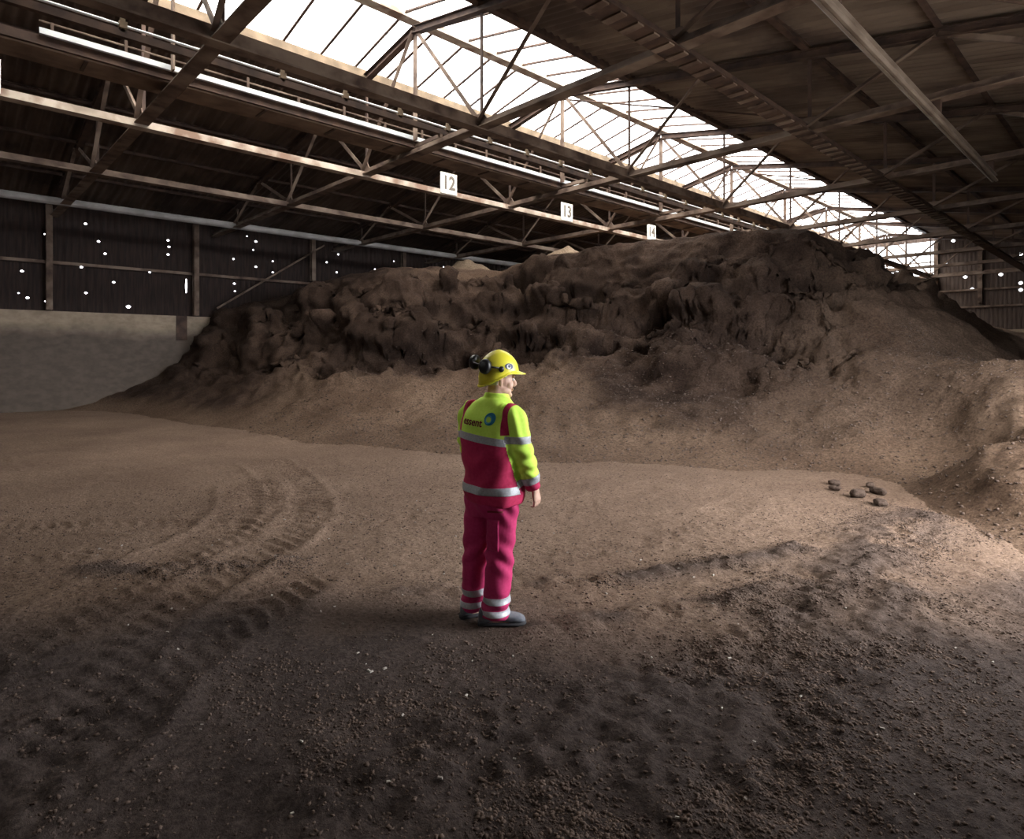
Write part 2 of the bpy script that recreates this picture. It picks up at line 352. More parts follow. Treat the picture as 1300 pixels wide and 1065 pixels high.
lbeam('longitudinal_beam', XR - 6.3, tee(.22, .16, .03), M['steel'], CH - .1, 'rusty brown steel beam in the dark, behind the beam with the numbered signs', 'beam')
lbeam('longitudinal_beam', XR - 10.5, [(.11 * math.cos(2*PI*i/12), .11 * math.sin(2*PI*i/12)) for i in range(12)], M['steel_grey'], CH, 'long grey tubular beam in front of the dark left wall', 'beam')
side = {1: 'right', -1: 'left'}
nth = ['first', 'second', 'third', 'fourth']
for s in (1, -1):
    for i, r in enumerate((4.2, 6.3, 8.4, 10.5)):
        x = XR + s * r
        lbeam('roof_purlin', x, angle(.10, .015) if r != 6.3 else ibeam(.12, .095), M['steel_dark'], top_z(x) + .045, f'dark steel purlin under the corrugated roof, {nth[i]} out from the skylight on its {side[s]} slope', 'purlin', group='purlins under the roof sheets')
for i, (x0, k0, x1, k1, w) in enumerate(((XR, 2, XR + 6.3, 3, 'thin bracing rod slanting from the skylight ridge toward the battened beam behind the third truss'),
                                         (XR + 6.3, 1, XR + 10.5, 2, 'thin steel bracing rod high under the right roof slope, near the upper right corner'),
                                         (XR, 4, XR + 6.3, 5, 'thin steel bracing rod below the far part of the skylight, above the heap crest'))):
    tag(MB().rod((x0, TRUSS_Y[k0], top_z(x0) - .16), (x1, TRUSS_Y[k1], top_z(x1) - .16), .025, 8).build('bracing_rod', M['steel_dark']), w, 'bracing rod', 'roof bracing rods')

# overhead rail at the right, hung from the trusses
rl = empty('overhead_rail', (-2.6, 0, 5.72))
tag(rl, 'pale grey brown overhead rail hanging under the trusses in the upper right corner', 'rail')
MB().prism((0, -7.5, 0), (0, 17.5, 0), [(.6*a, .6*b) for a, b in [(-.11,-.10),(-.07,-.13),(-.02,-.13),(-.02,-.10),(.02,-.10),(.02,-.13),(.07,-.13),(.11,-.10),(.11,-.07),(.03,-.05),(.03,.08),(.09,.10),(.09,.12),(-.09,.12),(-.09,.10),(-.03,.08),(-.03,-.05),(-.11,-.07)]]).build('rail_beam', mat_noise('worn_rail_paint', (0.11,0.085,0.065), (0.20,0.165,0.135), 2.0, 0.45, spec=.5), rl)
for y in TRUSS_Y[:4]:
    MB().box(-.06, .06, y - .05, y + .05, .07, .30).build('hanger', M['steel_dark'], rl)

# wall steel on the left wall
for i, y in enumerate((2.78, 6.95, 11.3, 15.6)):
    tag(MB().prism((WL + .14, y, 3.12 if i < 2 else 4.7), (WL + .14, y, 6.35), ibeam(.16, .2)).build('wall_post', M['steel']),
        ['brown steel wall post at the far left, standing on the concrete wall', 'brown steel wall post on the left wall just before the heap begins', 'brown steel wall post on the left wall behind the low end of the heap', 'brown steel wall post on the left wall, farthest visible behind the heap'][i], 'wall post', 'posts on the left wall')
tag(MB().prism((WL + .06, Y0 + .1, 4.6), (WL + .06, Y1 - .1, 4.6), rect(.1, .09)).build('wall_rail', M['steel']), 'horizontal brown steel rail halfway up the dark cladding of the left wall', 'wall rail')
tag(MB().rod((WL + .42, 7.6, 3.4), (WL + .42, 11.7, 6.15), .035, 8).build('wall_brace', M['steel']), 'thin diagonal steel brace rising to the right against the dark left wall', 'brace')
tag(MB().box(WL, WL + .05, 6.38, 6.72, 2.25, 3.1).build('pilaster', M['steel_dark']), 'short dark stub post against the pale top of the concrete wall', 'post')
# end wall steel
for i, x in enumerate((-6.9, -8.95)):
    tag(MB().box(x - .1, x + .1, Y1 - .2, Y1 - .01, 4.6, roof_z(x) - .3).build('wall_post', M['steel']), ['brown steel post on the far end wall, right of the gable window', 'brown steel post on the far end wall along the right edge of the gable window'][i], 'wall post', 'posts on the end wall')
for i, z in enumerate((7.55, 6.35, 5.35, 4.4)):
    tag(MB().box(-8.84, WR - .1, Y1 - .09, Y1 - .01, z - .05, z + .05).build('wall_rail', M['steel']), f'{["topmost", "second highest", "third highest", "lowest"][i]} horizontal rail on the far end wall right of the gable window', 'wall rail', 'rails on the end wall')

# ------------------------------------------------------------------ numbered bay signs
def text_mesh(body, size, extrude=0.004, name='lettering', weight=0.0):
    cu = bpy.data.curves.new(name, 'FONT'); cu.body = body; cu.size = size; cu.align_x = 'CENTER'; cu.align_y = 'CENTER'; cu.extrude = extrude; cu.offset = weight; cu.resolution_u = 4
    o = bpy.data.objects.new(name, cu); COL.objects.link(o)
    bpy.context.view_layer.update()
    me = bpy.data.meshes.new_from_object(o.evaluated_get(bpy.context.evaluated_depsgraph_get()))
    bpy.data.objects.remove(o); me.name = name; me.materials.clear()
    return me
for n in (10, 12, 13, 14):
    y = (n - 10 + .135) * BAY
    w, h = .54, .55
    x = XR - 2.1 + .12
    s = empty('number_sign', (x, y, CH - .10))
    tag(s, f'white square sign with dark number {n} on the pale beam' + (' at the frame edge' if n == 10 else ' behind the heap' if n == 14 else ''), 'sign', 'numbered bay signs')
    MB().box(0, .02, -w/2, w/2, 0, h).build('board', M['white_sign'], s)
    me = text_mesh(str(n), .50, weight=.012)
    d = link_mesh('digits', me, M['sign_ink'], s)
    d.matrix_local = Matrix(((0, 0, 1, .024), (.86, 0, 0, 0), (0, 1, 0, h/2), (0, 0, 0, 1)))

# ------------------------------------------------------------------ conveyor along the ridge, on top of the bottom chords
cv = empty('conveyor', (0, 0, 1.75))
tag(cv, 'long dusty conveyor with a bright side channel hanging under the skylight', 'conveyor')
CY0, CY1 = -7.5, 41.5
MB().prism((-11.32, CY0, 4.42), (-11.32, CY1, 4.42), [(-.24, 0), (.17, 0), (.17, .03), (-.24, .03)]).build('tray', M['belt'], cv)
y = 0.4; q0 = None
while y < 36:
    if q0 is None: q = q0 = MB().box(-11.57, -11.14, 0, .05, 4.40, 4.42).build('tray_rib', M['steel_dark'], cv)
    else: q = q0.copy(); COL.objects.link(q)
    q.location = (0, y, 0); y += 1.35
MB().prism((-11.14, CY0, 4.45), (-11.14, CY1, 4.45), [(-.02, 0), (.05, 0), (.05, .02), (0, .02), (0, .16), (-.02, .16)]).build('side_beam', M['steel_dark'], cv)
MB().prism((-11.12, 1.2, 4.61), (-11.12, CY1, 4.61), [(-.05, 0), (.04, 0), (.04, .085), (.03, .085), (.03, .012), (-.05, .012)]).build('side_channel', M['galv'], cv)
MB().prism((-11.8, CY0, 4.55), (-11.8, CY1, 4.55), rect(.5, .03)).build('belt', M['belt'], cv)
MB().rod((-11.12, 1.2, 4.80), (-11.12, CY1, 4.80), .016, 8).build('guard_rail', M['steel'], cv)
up = None
y = 1.35; i = 0
while y < 38:
    if up is None: q = up = MB().box(-.018, .018, -.018, .018, 0, .30).build('upright', M['steel'], cv)
    else: q = up.copy(); COL.objects.link(q)
    q.location = (-11.10, y, 4.62); q.scale = (1, 1, 1.0 if i % 2 else 0.62)
    y += .93; i += 1
MB().prism((-10.3, CY0, 4.55), (-10.3, CY1, 4.55), [(-.04, 0), (.05, 0), (.05, .11), (.035, .11), (.035, .015), (-.04, .015)]).build('walkway_beam', M['steel_dark'], cv)
for k, y in enumerate(TRUSS_Y):
    MB().box(-11.06, -10.94, y - .015, y + .015, 4.58, RZ - 1.75 - .1).build('hanger_strut', M['steel'], cv)
    MB().box(-11.6, -10.25, y + .1, y + .16, 4.48, 4.56).build('cross_bearer', M['steel'], cv)
pp = empty('steel_pipe', (-10.28, 0, 6.47)); tag(pp, 'thin bright steel pipe held by clamps above the conveyor', 'pipe')
MB().rod((0, .6, 0), (0, 41, 0), .02, 10).build('tube', M['galv'], pp)
c0 = None; y = .9
while y < 38:
    if c0 is None: q = c0 = MB().box(-.045, .045, -.05, .05, -.05, .05).box(-.02, .02, -.03, .03, .05, .11).box(-.03, .03, -.025, .025, -.10, -.05).build('clamp', M['dust_ledge'], pp)
    else: q = c0.copy(); COL.objects.link(q)
    q.location = (0, y, 0); y += 1.17
# ------------------------------------------------------------------ heap and floor
def tps(P, Q, lam=0.02):
    """thin plate spline through the points P (x, y, z), evaluated at Q (n, 2)"""
    P = np.array(P, float); X = P[:, :2]; n = len(X)
    def U(r2): return np.where(r2 > 0, r2 * np.log(np.maximum(r2, 1e-12)), 0) * 0.5
    A = np.zeros((n + 3, n + 3)); d = ((X[:, None] - X[None]) ** 2).sum(-1); A[:n, :n] = U(d) + lam * np.eye(n)
    A[:n, n] = 1; A[:n, n+1:] = X; A[n, :n] = 1; A[n+1:, :n] = X.T
    w = np.linalg.solve(A, np.concatenate([P[:, 2], [0, 0, 0]]))
    out = np.empty(len(Q))
    for a in range(0, len(Q), 50000):
        q = Q[a:a+50000]; out[a:a+50000] = U(((q[:, None] - X[None]) ** 2).sum(-1)) @ w[:n] + w[n] + q @ w[n+1:]
    return out
FOOT = [(-23.7,3.1),(-19.2,4.75),(-15.73,5.13),(-11.69,5.51),(-9.44,6.41),(-8.12,6.8),(-6.86,7.23),(-6.0,8.4),(-4.88,8.9),(-3.63,9.65),(-2.88,9.67),(-2.28,9.19),(-1.85,8.43),(-1.32,7.88),(-0.88,7.38),(0.2,7.6),(1.7,8.6)]
PTS = [(x, y, 0.02) for x, y in FOOT]
for (x, y), (nx, ny) in zip(FOOT, [(.3,-1),(.3,-1),(.2,-1),(.3,-1),(.6,-.8),(.7,-.7),(.7,-.7),(.7,-.7),(.6,-.8),(.3,-1),(0,-1),(-.4,-.9),(-.6,-.8),(-.5,-.85),(0,-1),(0,-1),(0,-1)]):
    PTS.append((x + 1.2*nx, y + 1.2*ny, -0.45)); PTS.append((x + 3.5*nx, y + 3.5*ny, -1.3))
PTS += [(-23.7,4.6,.5),(-23.7,6.5,1.75),(-23.7,7.7,3.2),(-23.7,9.5,3.75),(-23.7,14,4.2),(-22.3,7.2,2.5)]
PTS += [(-20.02,6.52,1.27),(-22.13,7.21,2.29),(-21.83,5.34,.63),(-15.24,7.19,.93),(-16.2,7.64,1.53),(-18.58,8.76,3.24),(-20.01,9.44,3.94),(-13.84,9.39,1.75),(-15.09,10.25,3.47),(-16.35,11.1,4.46),(-13.06,10.93,1.97),(-14.6,12.22,3.57),(-15.37,12.86,4.25),(-9.31,9.8,.89),(-11.03,11.62,2.16),(-12.06,12.71,3.64),(-13.1,13.8,4.78),(-7.41,10.35,.79),(-8.59,12.0,1.93),(-9.19,12.83,2.54),(-9.9,13.8,4.2),(-10.37,14.49,4.96),(-5.81,10.58,.72),(-6.56,11.96,1.58),(-7.22,13.16,2.66),(-7.83,14.26,4.12),(-8.33,15.18,5.05),(-4.3,11.44,.77),(-4.81,12.79,1.75),(-5.28,14.04,2.95),(-5.67,15.08,4.15),(-5.98,15.91,4.95),(-3.29,11.05,.6),(-3.72,12.48,1.46),(-4.18,14.03,2.56),(-4.61,15.46,3.53),(-5.01,16.79,4.05),(-2.05,10.17,.13),(-2.37,11.73,.75),(-2.7,13.41,1.61),(-3.04,15.08,2.2),(-3.38,16.76,2.7),(-1.48,9.32,.7),(-1.01,8.51,.49),(-1.98,12.43,1.62),(-1.38,11.6,1.18),(-1.84,15.47,1.35),(-2.57,16.16,2.0)]
PTS += [(.6,10.5,.55),(1.7,12,.4),(.3,14,.9),(1.7,16,.6),(1.7,24,.8),(-1.5,20,.9),(-1.5,30,.9),(1.7,34,.8)]
PTS += [(-5.3,20,3.9),(-7,22,4.8),(-10,20,5.1),(-13,19,5.1),(-16,17,4.7),(-20,15,4.4),(-10,32,4.6),(-18,30,4.3),(-4.5,30,2.8),(-23.7,22,4.3),(-23.7,32,4),(-20,41,3.6),(-10,41,4),(-2,41,2)]

def grid_axis(segs):
    a = []
    for x0, x1, st in segs: a.append(np.arange(x0, x1, st))
    a.append(np.array([segs[-1][1]])); return np.unique(np.concatenate(a))
def grid_mesh(name, X, Y, Z, mat, keep=None):
    nx, ny = X.shape
    me = bpy.data.meshes.new(name)
    co = np.stack([X, Y, Z], -1).reshape(-1, 3)
    i, j = np.meshgrid(np.arange(nx - 1), np.arange(ny - 1), indexing='ij')
    f = np.stack([i*ny+j, (i+1)*ny+j, (i+1)*ny+j+1, i*ny+j+1], -1).reshape(-1, 4)
    if keep is not None:
        kf = keep.reshape(-1)[f].any(1); f = f[kf]
        used = np.zeros(len(co), bool); used[f.ravel()] = True; idx = np.cumsum(used) - 1; co = co[used]; f = idx[f]
    me.vertices.add(len(co)); me.vertices.foreach_set('co', co.ravel())
    me.loops.add(f.size); me.loops.foreach_set('vertex_index', f.ravel().astype(np.int32))
    me.polygons.add(len(f)); me.polygons.foreach_set('loop_start', np.arange(0, f.size, 4, dtype=np.int32)); me.polygons.foreach_set('loop_total', np.full(len(f), 4, np.int32))
    me.polygons.foreach_set('use_smooth', np.ones(len(f), bool))
    me.update(calc_edges=True); me.validate()
    return link_mesh(name, me, mat)

xs = grid_axis([(WL + .02, -19, .10), (-19, -12, .06), (-12, 1.68, .045)]); ys = grid_axis([(2.6, 6, .06), (6, 17, .045), (17, 24, .15), (24, Y1 - .05, .6)])
X, Y = np.meshgrid(xs, ys, indexing='ij')
# coarse spline, then bilinear: keeps this quick
Z0 = tps(PTS, np.stack([X.ravel(), Y.ravel()], -1)).reshape(X.shape)
Z0 = np.clip(Z0, -2, 5.25)
gx = np.gradient(Z0, xs, axis=0); gy = np.gradient(Z0, ys, axis=1); G = np.hypot(gx, gy)
face = sstep(.48, .80, G) * sstep(.6, 1.7, Z0)
right = sstep(-3.2, -5.2, X)                              # the right flank lies at its natural slope
left = sstep(-24.0, -21.5, X)
inside = sstep(-.05, .6, Z0)
wx = X + .45 * fbm(X, Y, .5, 3, 1.0); wy = Y + .45 * fbm(X, Y, .5, 3, 2.0)
top = 1 - sstep(3.9, 4.9, Z0)
# ledges: the cut face breaks into steep steps and small shelves
per = 1.35; ph = Z0 + .75 * fbm(wx, wy, .42, 3, 5.0)
st = ph / per; fr = st - np.floor(st); step = (np.floor(st) + sstep(.30, .80, fr)) * per - ph
k = face * right * left * (.25 + .75 * top)
Z = Z0 + k * .85 * step
Z += k * .32 * (ridged(wx, wy, .55, 3, 3.0) - .55)
Z0s = .5 * (Z + np.sqrt(Z*Z + .22**2)) - .10
Z = np.where(Z < .8, Z0s, Z + (.5 * (.8 + math.sqrt(.64 + .22**2)) - .10 - .8))
Z += inside * (.09 * fbm(X, Y, .7, 3, 4.0) + .05 * fbm(X, Y, 2.6, 3, 7.0) + .018 * fbm(X, Y, 7.5, 2, 9.0))
Z = np.where(Z > 4.7, 4.7 + (Z - 4.7) * .6, Z)
# loose clumps: push the surface along its own normal by noise taken in space
hx, hy, hz = X.copy(), Y.copy(), Z.copy()
def fb3(x, y, z, fh, fz, o, seed, rid=False):
    r = np.zeros_like(x); a = 1.0
    for i in range(o):
        n = vnoise(x*fh + seed + 3.1*i, y*fh - seed + 1.7*i, z*fz + seed*.37 + 2.3*i)
        r += a * ((1 - 2*np.abs(n)) if rid else n); fh *= 2.05; fz *= 2.05; a *= .56
    return r
for amp, fh, fz, o, sd, rid in ((.27, .60, 1.5, 3, 12.0, False), (.06, 2.1, .5, 3, 13.0, False), (.075, 1.5, 3.4, 4, 14.0, False), (.035, 4.2, 6.5, 3, 18.0, False), (.045, 9.0, 11.0, 2, 16.0, False)):
    ax = np.stack([np.gradient(hx, axis=0), np.gradient(hy, axis=0), np.gradient(hz, axis=0)], -1)
    ay = np.stack([np.gradient(hx, axis=1), np.gradient(hy, axis=1), np.gradient(hz, axis=1)], -1)
    N = np.cross(ax, ay); N /= np.linalg.norm(N, axis=-1, keepdims=True) + 1e-9
    m = face * (.22 + .78 * right) * (.4 + .6 * left) * (.35 + .65 * top) + .16 * inside
    d = amp * m * (fb3(hx, hy, hz, fh, fz, o, sd, rid) - (.35 if rid else 0))
    hx = hx + N[..., 0] * d; hy = hy + N[..., 1] * d; hz = hz + N[..., 2] * d
hx = np.clip(hx, WL + .02, WR - .02); Z = np.minimum(hz, 5.3)
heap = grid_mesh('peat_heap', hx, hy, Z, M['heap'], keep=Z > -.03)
# the freshly cut face is moist and dark, the slumped foot and the top are dry
zt = 1.5 - 1.15 * sstep(-10.5, -7.0, X); gl = .20 * sstep(-10.0, -7.5, X)
moist_shade = sstep(.40, .62, G + gl + .10 * fbm(X, Y, .7, 3, 17.0)) * sstep(-.45, .45, Z0 - zt + .45 * fbm(X, Y, .7, 4, 18.0)) * (.40 + .60 * sstep(-4.0, -6.2, X + .5 * fbm(X, Y, .8, 2, 19.0))) * sstep(-1.4, -2.6, X)
moist_shade = np.maximum(moist_shade, sstep(-14.0, -17.0, X + .8 * fbm(X, Y, .5, 3, 20.0)) * sstep(.05, .6, Z0) * sstep(.12, .3, G))  # left end darkened as well: painted shade, far from the daylight
kp = np.zeros(Z.shape, bool); k_ = Z > -.03
f4 = k_[:-1, :-1] | k_[1:, :-1] | k_[1:, 1:] | k_[:-1, 1:]
kp[:-1, :-1] |= f4; kp[1:, :-1] |= f4; kp[1:, 1:] |= f4; kp[:-1, 1:] |= f4
at = heap.data.attributes.new('moist_shade', 'FLOAT', 'POINT'); at.data.foreach_set('value', moist_shade[kp].astype(np.float32))
tag(heap, 'huge dark brown heap of loose peat with a steep cut face filling the hall', 'heap')

# dry mounds behind the crest; skylight brightness is put into their paler colour
def mound(name, cx, cy, rx, ry, rot, zb, h, seed, label):
    u = np.linspace(-1.25, 1.25, 90); A, B = np.meshgrid(u, u, indexing='ij')
    c, s = math.cos(rot), math.sin(rot)
    x = cx + A*rx*c - B*ry*s; y = cy + A*rx*s + B*ry*c
    r = np.hypot(A, B) + .12 * fbm(x, y, .5, 3, seed)
    z = zb + h * np.clip(1 - r, -.3, 1) + .10 * fbm(x, y, 1.1, 3, seed) + .03 * fbm(x, y, 4, 2, seed)
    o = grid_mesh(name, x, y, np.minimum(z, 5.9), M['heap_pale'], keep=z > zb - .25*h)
    tag(o, label, 'heap', 'pale mounds behind the crest')
mound('peat_mound', -17.9, 14.6, 2.1, 1.7, .5, 4.2, .95, 21.0, 'dry skylit-pale peat mound behind the heap crest, the left one under the sign beam')
mound('peat_mound', -14.9, 17.0, 2.4, 1.9, .9, 4.3, 1.5, 23.0, 'dry skylit-pale peat mound behind the heap crest, the higher one farther right')

# ---- floor
fx = grid_axis([(WL, -12, .12), (-12, -8, .05), (-8, -.2, .024), (-.2, WR, .05)]); fy = grid_axis([(Y0, -1, .25), (-1, .2, .05), (.2, 7.0, .024), (7.0, 10.5, .045), (10.5, 14, .3), (14, Y1, 2.0)])
X, Y = np.meshgrid(fx, fy, indexing='ij')
def along(path):
    """distance to a path, signed, and arc length, for every floor point"""
    P = np.array(path, float)
    Q = []   # smooth the path
    for i in range(len(P) - 1):
        p0, p1, p2, p3 = P[max(i-1, 0)], P[i], P[i+1], P[min(i+2, len(P)-1)]
        for t in np.linspace(0, 1, 5)[:-1]:
            Q.append(.5*((2*p1)+(-p0+p2)*t+(2*p0-5*p1+4*p2-p3)*t*t+(-p0+3*p1-3*p2+p3)*t**3))
    Q.append(P[-1]); Q = np.array(Q)
    best = np.full(X.shape, 1e9); sg = np.zeros(X.shape); ar = np.zeros(X.shape); L = 0
    for a, b in zip(Q[:-1], Q[1:]):
        d = b - a; l = np.hypot(*d)
        if l < 1e-6: continue
        t = np.clip(((X-a[0])*d[0] + (Y-a[1])*d[1]) / l**2, 0, 1)
        dx, dy = X - a[0] - t*d[0], Y - a[1] - t*d[1]; r = np.hypot(dx, dy)
        w = r < best; best = np.where(w, r, best); sg = np.where(w, np.sign(d[0]*dy - d[1]*dx), sg); ar = np.where(w, L + t*l, ar); L += l
    end = sstep(0, .3, ar) * sstep(0, .3, L - ar)
    return best * sg, ar, end
Z = .025 * fbm(X, Y, .35, 3, 31.0) + .010 * fbm(X, Y, 1.6, 3, 33.0)
grain = .006 * fbm(X, Y, 6.0, 2, 35.0) + .004 * fbm(X, Y, 14.0, 2, 36.0)
Z += grain
# tyre tracks with slanted lugs, left part of the floor
TR = [([(-3.0,-.5),(-3.25,.08),(-3.79,.44),(-4.53,.93),(-5.14,1.59),(-5.7,2.31),(-6.6,3.02),(-8.37,3.66),(-10.23,4.01)], .30),
      ([(-4.2,-.2),(-4.68,.32),(-5.15,.82),(-5.76,1.47),(-6.35,2.18),(-7.33,2.78),(-8.78,3.22)], .30),
      ([(-2.8,-.2),(-3.22,.38),(-3.85,.94),(-4.32,1.69),(-4.75,2.3)], .26),
      ([(-8.9,.2),(-8.16,.56),(-7.5,1.26),(-6.66,1.98),(-6.22,2.44)], .24),
      ([(-7.2,-.4),(-6.59,.46),(-6.3,.9),(-6.3,1.5)], .24),
      ([(-6.9,2.6),(-6.06,3.12),(-5.15,4.31),(-4.79,5.18),(-4.65,6.5),(-4.79,8.26)], .22),
      ([(-8.2,3.4),(-7.0,4.2),(-6.2,5.4),(-5.9,6.6)], .22),
      ([(-4.6,2.6),(-3.9,3.6),(-3.5,4.6),(-3.3,5.8),(-3.5,7.4)], .2)]
for i, (p, w) in enumerate(TR):
    d, ar, end = along(p)
    m = end * (1 - sstep(w * .85, w * 1.1, np.abs(d)))
    wob = .02 * fbm(X, Y, 3, 2, 40 + i)
    lug = np.sin(2*PI*(ar + wob + np.abs(d) * .75) / .17)
    lug = sstep(-.15, .45, lug)
    k = (1.0, .9, 1.0, .8, .7, .28, .22, .3)[i]
    wear = .45 + .55 * sstep(-.3, .4, fbm(X, Y, 1.3, 3, 50 + i))
    Z += m * k * wear * (.030 * lug - .018)
    Z += end * k * .018 * np.exp(-((np.abs(d) - w * 1.25) / .06) ** 2) * (1 + .8 * fbm(X, Y, 5, 2, 60 + i))
# churned berms of loose crumbs
BE = [([(-2.3,.9),(-2.06,1.56),(-1.89,2.04),(-1.74,2.55),(-1.69,3.26),(-1.69,4.09),(-1.71,5.19),(-1.81,6.76),(-1.72,8.16)], .36, .050),
      ([(-1.35,1.2),(-1.2,2.2),(-1.15,3.2),(-1.2,4.4),(-1.3,5.6)], .30, .040),
      ([(-3.97,2.36),(-3.7,2.79),(-3.47,3.22),(-3.03,3.81),(-2.64,4.55),(-2.37,5.11),(-2.19,6.01)], .14, .045),
      ([(-2.95,2.55),(-2.57,3.24),(-2.32,3.69),(-2.13,4.09),(-1.94,4.71)], .13, .045),
      ([(-6.2,.8),(-5.6,1.3),(-5.2,1.9),(-4.9,2.5)], .12, .03)]
for i, (p, w, h) in enumerate(BE):
    d, ar, end = along(p)
    m = end * np.exp(-(d / w) ** 2)
    cl = np.clip(ridged(X, Y, 2.6, 3, 70 + i) * .5 + .3, -.4, 1.4)
    cr = fbm(X, Y, 9.0, 3, 80 + i)
    Z += m * h * (.35 + .6 * cl) + m * .020 * cr + m * .012 * fbm(X, Y, 17.0, 2, 85 + i)
# rough crumbs everywhere in the near right part
rough = sstep(-4.2, -2.0, X) * (1 - sstep(6.0, 9.0, Y)) * .8 + .25
Z += rough * .005 * fbm(X, Y, 17.0, 2, 93.0)
Z += rough * .010 * np.clip(fbm(X, Y, 8.5, 3, 90.0), -.3, 2) * sstep(-.2, .5, fbm(X, Y, .9, 3, 91.0))
# keep the soles' spots level
for px, py in ((-3.03, 2.68), (-3.12, 2.74)):
    k = np.exp(-(((X - px)**2 + (Y - py)**2) / .30**2) ** 2); Z = Z * (1 - k) + 0 * k
Z *= 1 - sstep(9, 12, Y)
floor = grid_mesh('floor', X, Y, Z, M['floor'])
# damp crumbly ground near the viewer and in the churned strips, dry dusty ground farther off; foreground shade is painted in too
damp_shade = sstep(.75, -.75, (X * -.724 + Y * .69) - 4.3 + .55 * fbm(X, Y, .55, 4, 95.0) - .25 * sstep(-2.5, -.5, X))
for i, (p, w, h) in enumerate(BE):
    d, ar, end = along(p); damp_shade = np.maximum(damp_shade, .8 * end * np.exp(-(d / (w * 1.1)) ** 2) * sstep(-.5, .3, fbm(X, Y, 2.2, 3, 97.0)))
at = floor.data.attributes.new('moist_shade', 'FLOAT', 'POINT'); at.data.foreach_set('value', damp_shade.astype(np.float32).ravel()); tag(floor, kind='structure')
# a few dark clods at the foot of the heap
cb = MB(); 
for i, (x, y, r) in enumerate([(-3.0,8.75,.09),(-2.62,8.95,.07),(-2.45,8.62,.10),(-2.55,8.25,.13),(-2.22,7.95,.10),(-2.85,8.42,.065)]):
    m = MB().ell((0, 0, 0), (r, r * .8, r * .6), 14, 9)
    r *= .75; m = MB().ell((0, 0, 0), (r * (1 + .25*(i % 3)), r * .85, r * .65), 26, 18)
    p = np.array(m.v); q = 1 + .30 * vnoise(p[:,0]*14 + i*5, p[:,1]*14, p[:,2]*14) + .16 * vnoise(p[:,0]*38 + i*3, p[:,1]*38, p[:,2]*38); m.v = [tuple(v) for v in p * q[:, None]]
    o = m.build('peat_clod', M['clod'], smooth=True); o.location = (x, y, .05); o.rotation_euler = (0, 0, i * 1.3)
    tag(o, ['dark peat clod at the foot of the heap, leftmost of its row', 'dark peat clod at the heap foot, second of the rear row', 'dark peat clod at the heap foot, right end of the rear row', 'largest dark peat clod in front of the heap foot', 'dark peat clod just right of the largest clod', 'small dark peat clod left of the largest clod'][i], 'clod', 'clods at the heap foot')
# loose crumbs of peat: countless, one object
_rc = np.random.RandomState(3)
def crumbs(n, sampler, smin, smax):
    P = sampler(n); n = len(P)
    t = (1 + 5 ** .5) / 2
    ico = np.array([(-1,t,0),(1,t,0),(-1,-t,0),(1,-t,0),(0,-1,t),(0,1,t),(0,-1,-t),(0,1,-t),(t,0,-1),(t,0,1),(-t,0,-1),(-t,0,1)]) / 1.9
    tri = np.array([(0,11,5),(0,5,1),(0,1,7),(0,7,10),(0,10,11),(1,5,9),(5,11,4),(11,10,2),(10,7,6),(7,1,8),(3,9,4),(3,4,2),(3,2,6),(3,6,8),(3,8,9),(4,9,5),(2,4,11),(6,2,10),(8,6,7),(9,8,1)])
    sz = smin * (smax / smin) ** (_rc.rand(n) ** 2.2)
    v = ico[None] * (1 + .9 * (_rc.rand(n, 12, 1) - .5)) * sz[:, None, None]
    an = _rc.rand(n) * 2 * PI; c, s_ = np.cos(an)[:, None], np.sin(an)[:, None]
    x = v[..., 0] * 1.25; y = v[..., 1] * .9
    v = np.stack([x*c - y*s_, x*s_ + y*c, v[..., 2] * .75], -1)
    v[..., 2] += sz[:, None] * .1
    v += P[:, None]
    return v.reshape(-1, 3), (tri[None] + 12 * np.arange(n)[:, None, None]).reshape(-1, 3)
bw = np.zeros(X.shape)
for i, (p, w, h) in enumerate(BE):
    d, ar, end = along(p); bw = np.maximum(bw, end * np.exp(-(d / (w * 1.3)) ** 2))
rng_ = np.hypot(X, Y); view = (Y > .25) & (X < -.1) & (X > -9) & (Y < 8.5) & (X * -.724 + Y * .69 > 1.6)
dens = view * (.06 + .9 * bw * sstep(-.3, .5, fbm(X, Y, 2.0, 3, 98.0)) + .16 * damp_shade * sstep(-.1, .7, fbm(X, Y, 1.2, 3, 99.0))) * np.clip(5.0 / (rng_ + 1), .3, 2)
cell = np.outer(np.gradient(fx), np.gradient(fy)); prob = (dens * cell).ravel(); prob /= prob.sum()
def on_floor(n):
    k = _rc.choice(prob.size, n, p=prob); i, j = np.unravel_index(k, X.shape)
    i = np.clip(i, 0, len(fx) - 2); j = np.clip(j, 0, len(fy) - 2); a, b = _rc.rand(n), _rc.rand(n)
    z = (Z[i, j]*(1-a)*(1-b) + Z[i+1, j]*a*(1-b) + Z[i, j+1]*(1-a)*b + Z[i+1, j+1]*a*b)
    return np.stack([fx[i]*(1-a) + fx[i+1]*a, fy[j]*(1-b) + fy[j+1]*b, z], -1)
hco = get_co(heap.data) if 'get_co' in globals() else None
_a = np.empty(len(heap.data.vertices) * 3, np.float32); heap.data.vertices.foreach_get('co', _a); hco = _a.reshape(-1, 3)
hsel = np.where((hco[:, 2] > -.02) & (hco[:, 2] < 2.4) & (hco[:, 0] > -15) & (hco[:, 0] < 1.5) & (hco[:, 1] < 15))[0]
def on_heap(n): return hco[_rc.choice(hsel, n)] + (_rc.rand(n, 3) - .5) * np.array([.05, .05, 0])
v1, f1 = crumbs(60000, on_floor, .0025, .0105); v2, f2 = crumbs(26000, on_heap, .005, .024)
me = bpy.data.meshes.new('peat_crumbs'); vv = np.concatenate([v1, v2]); ff = np.concatenate([f1, f2 + len(v1)])
me.vertices.add(len(vv)); me.vertices.foreach_set('co', vv.astype(np.float32).ravel())
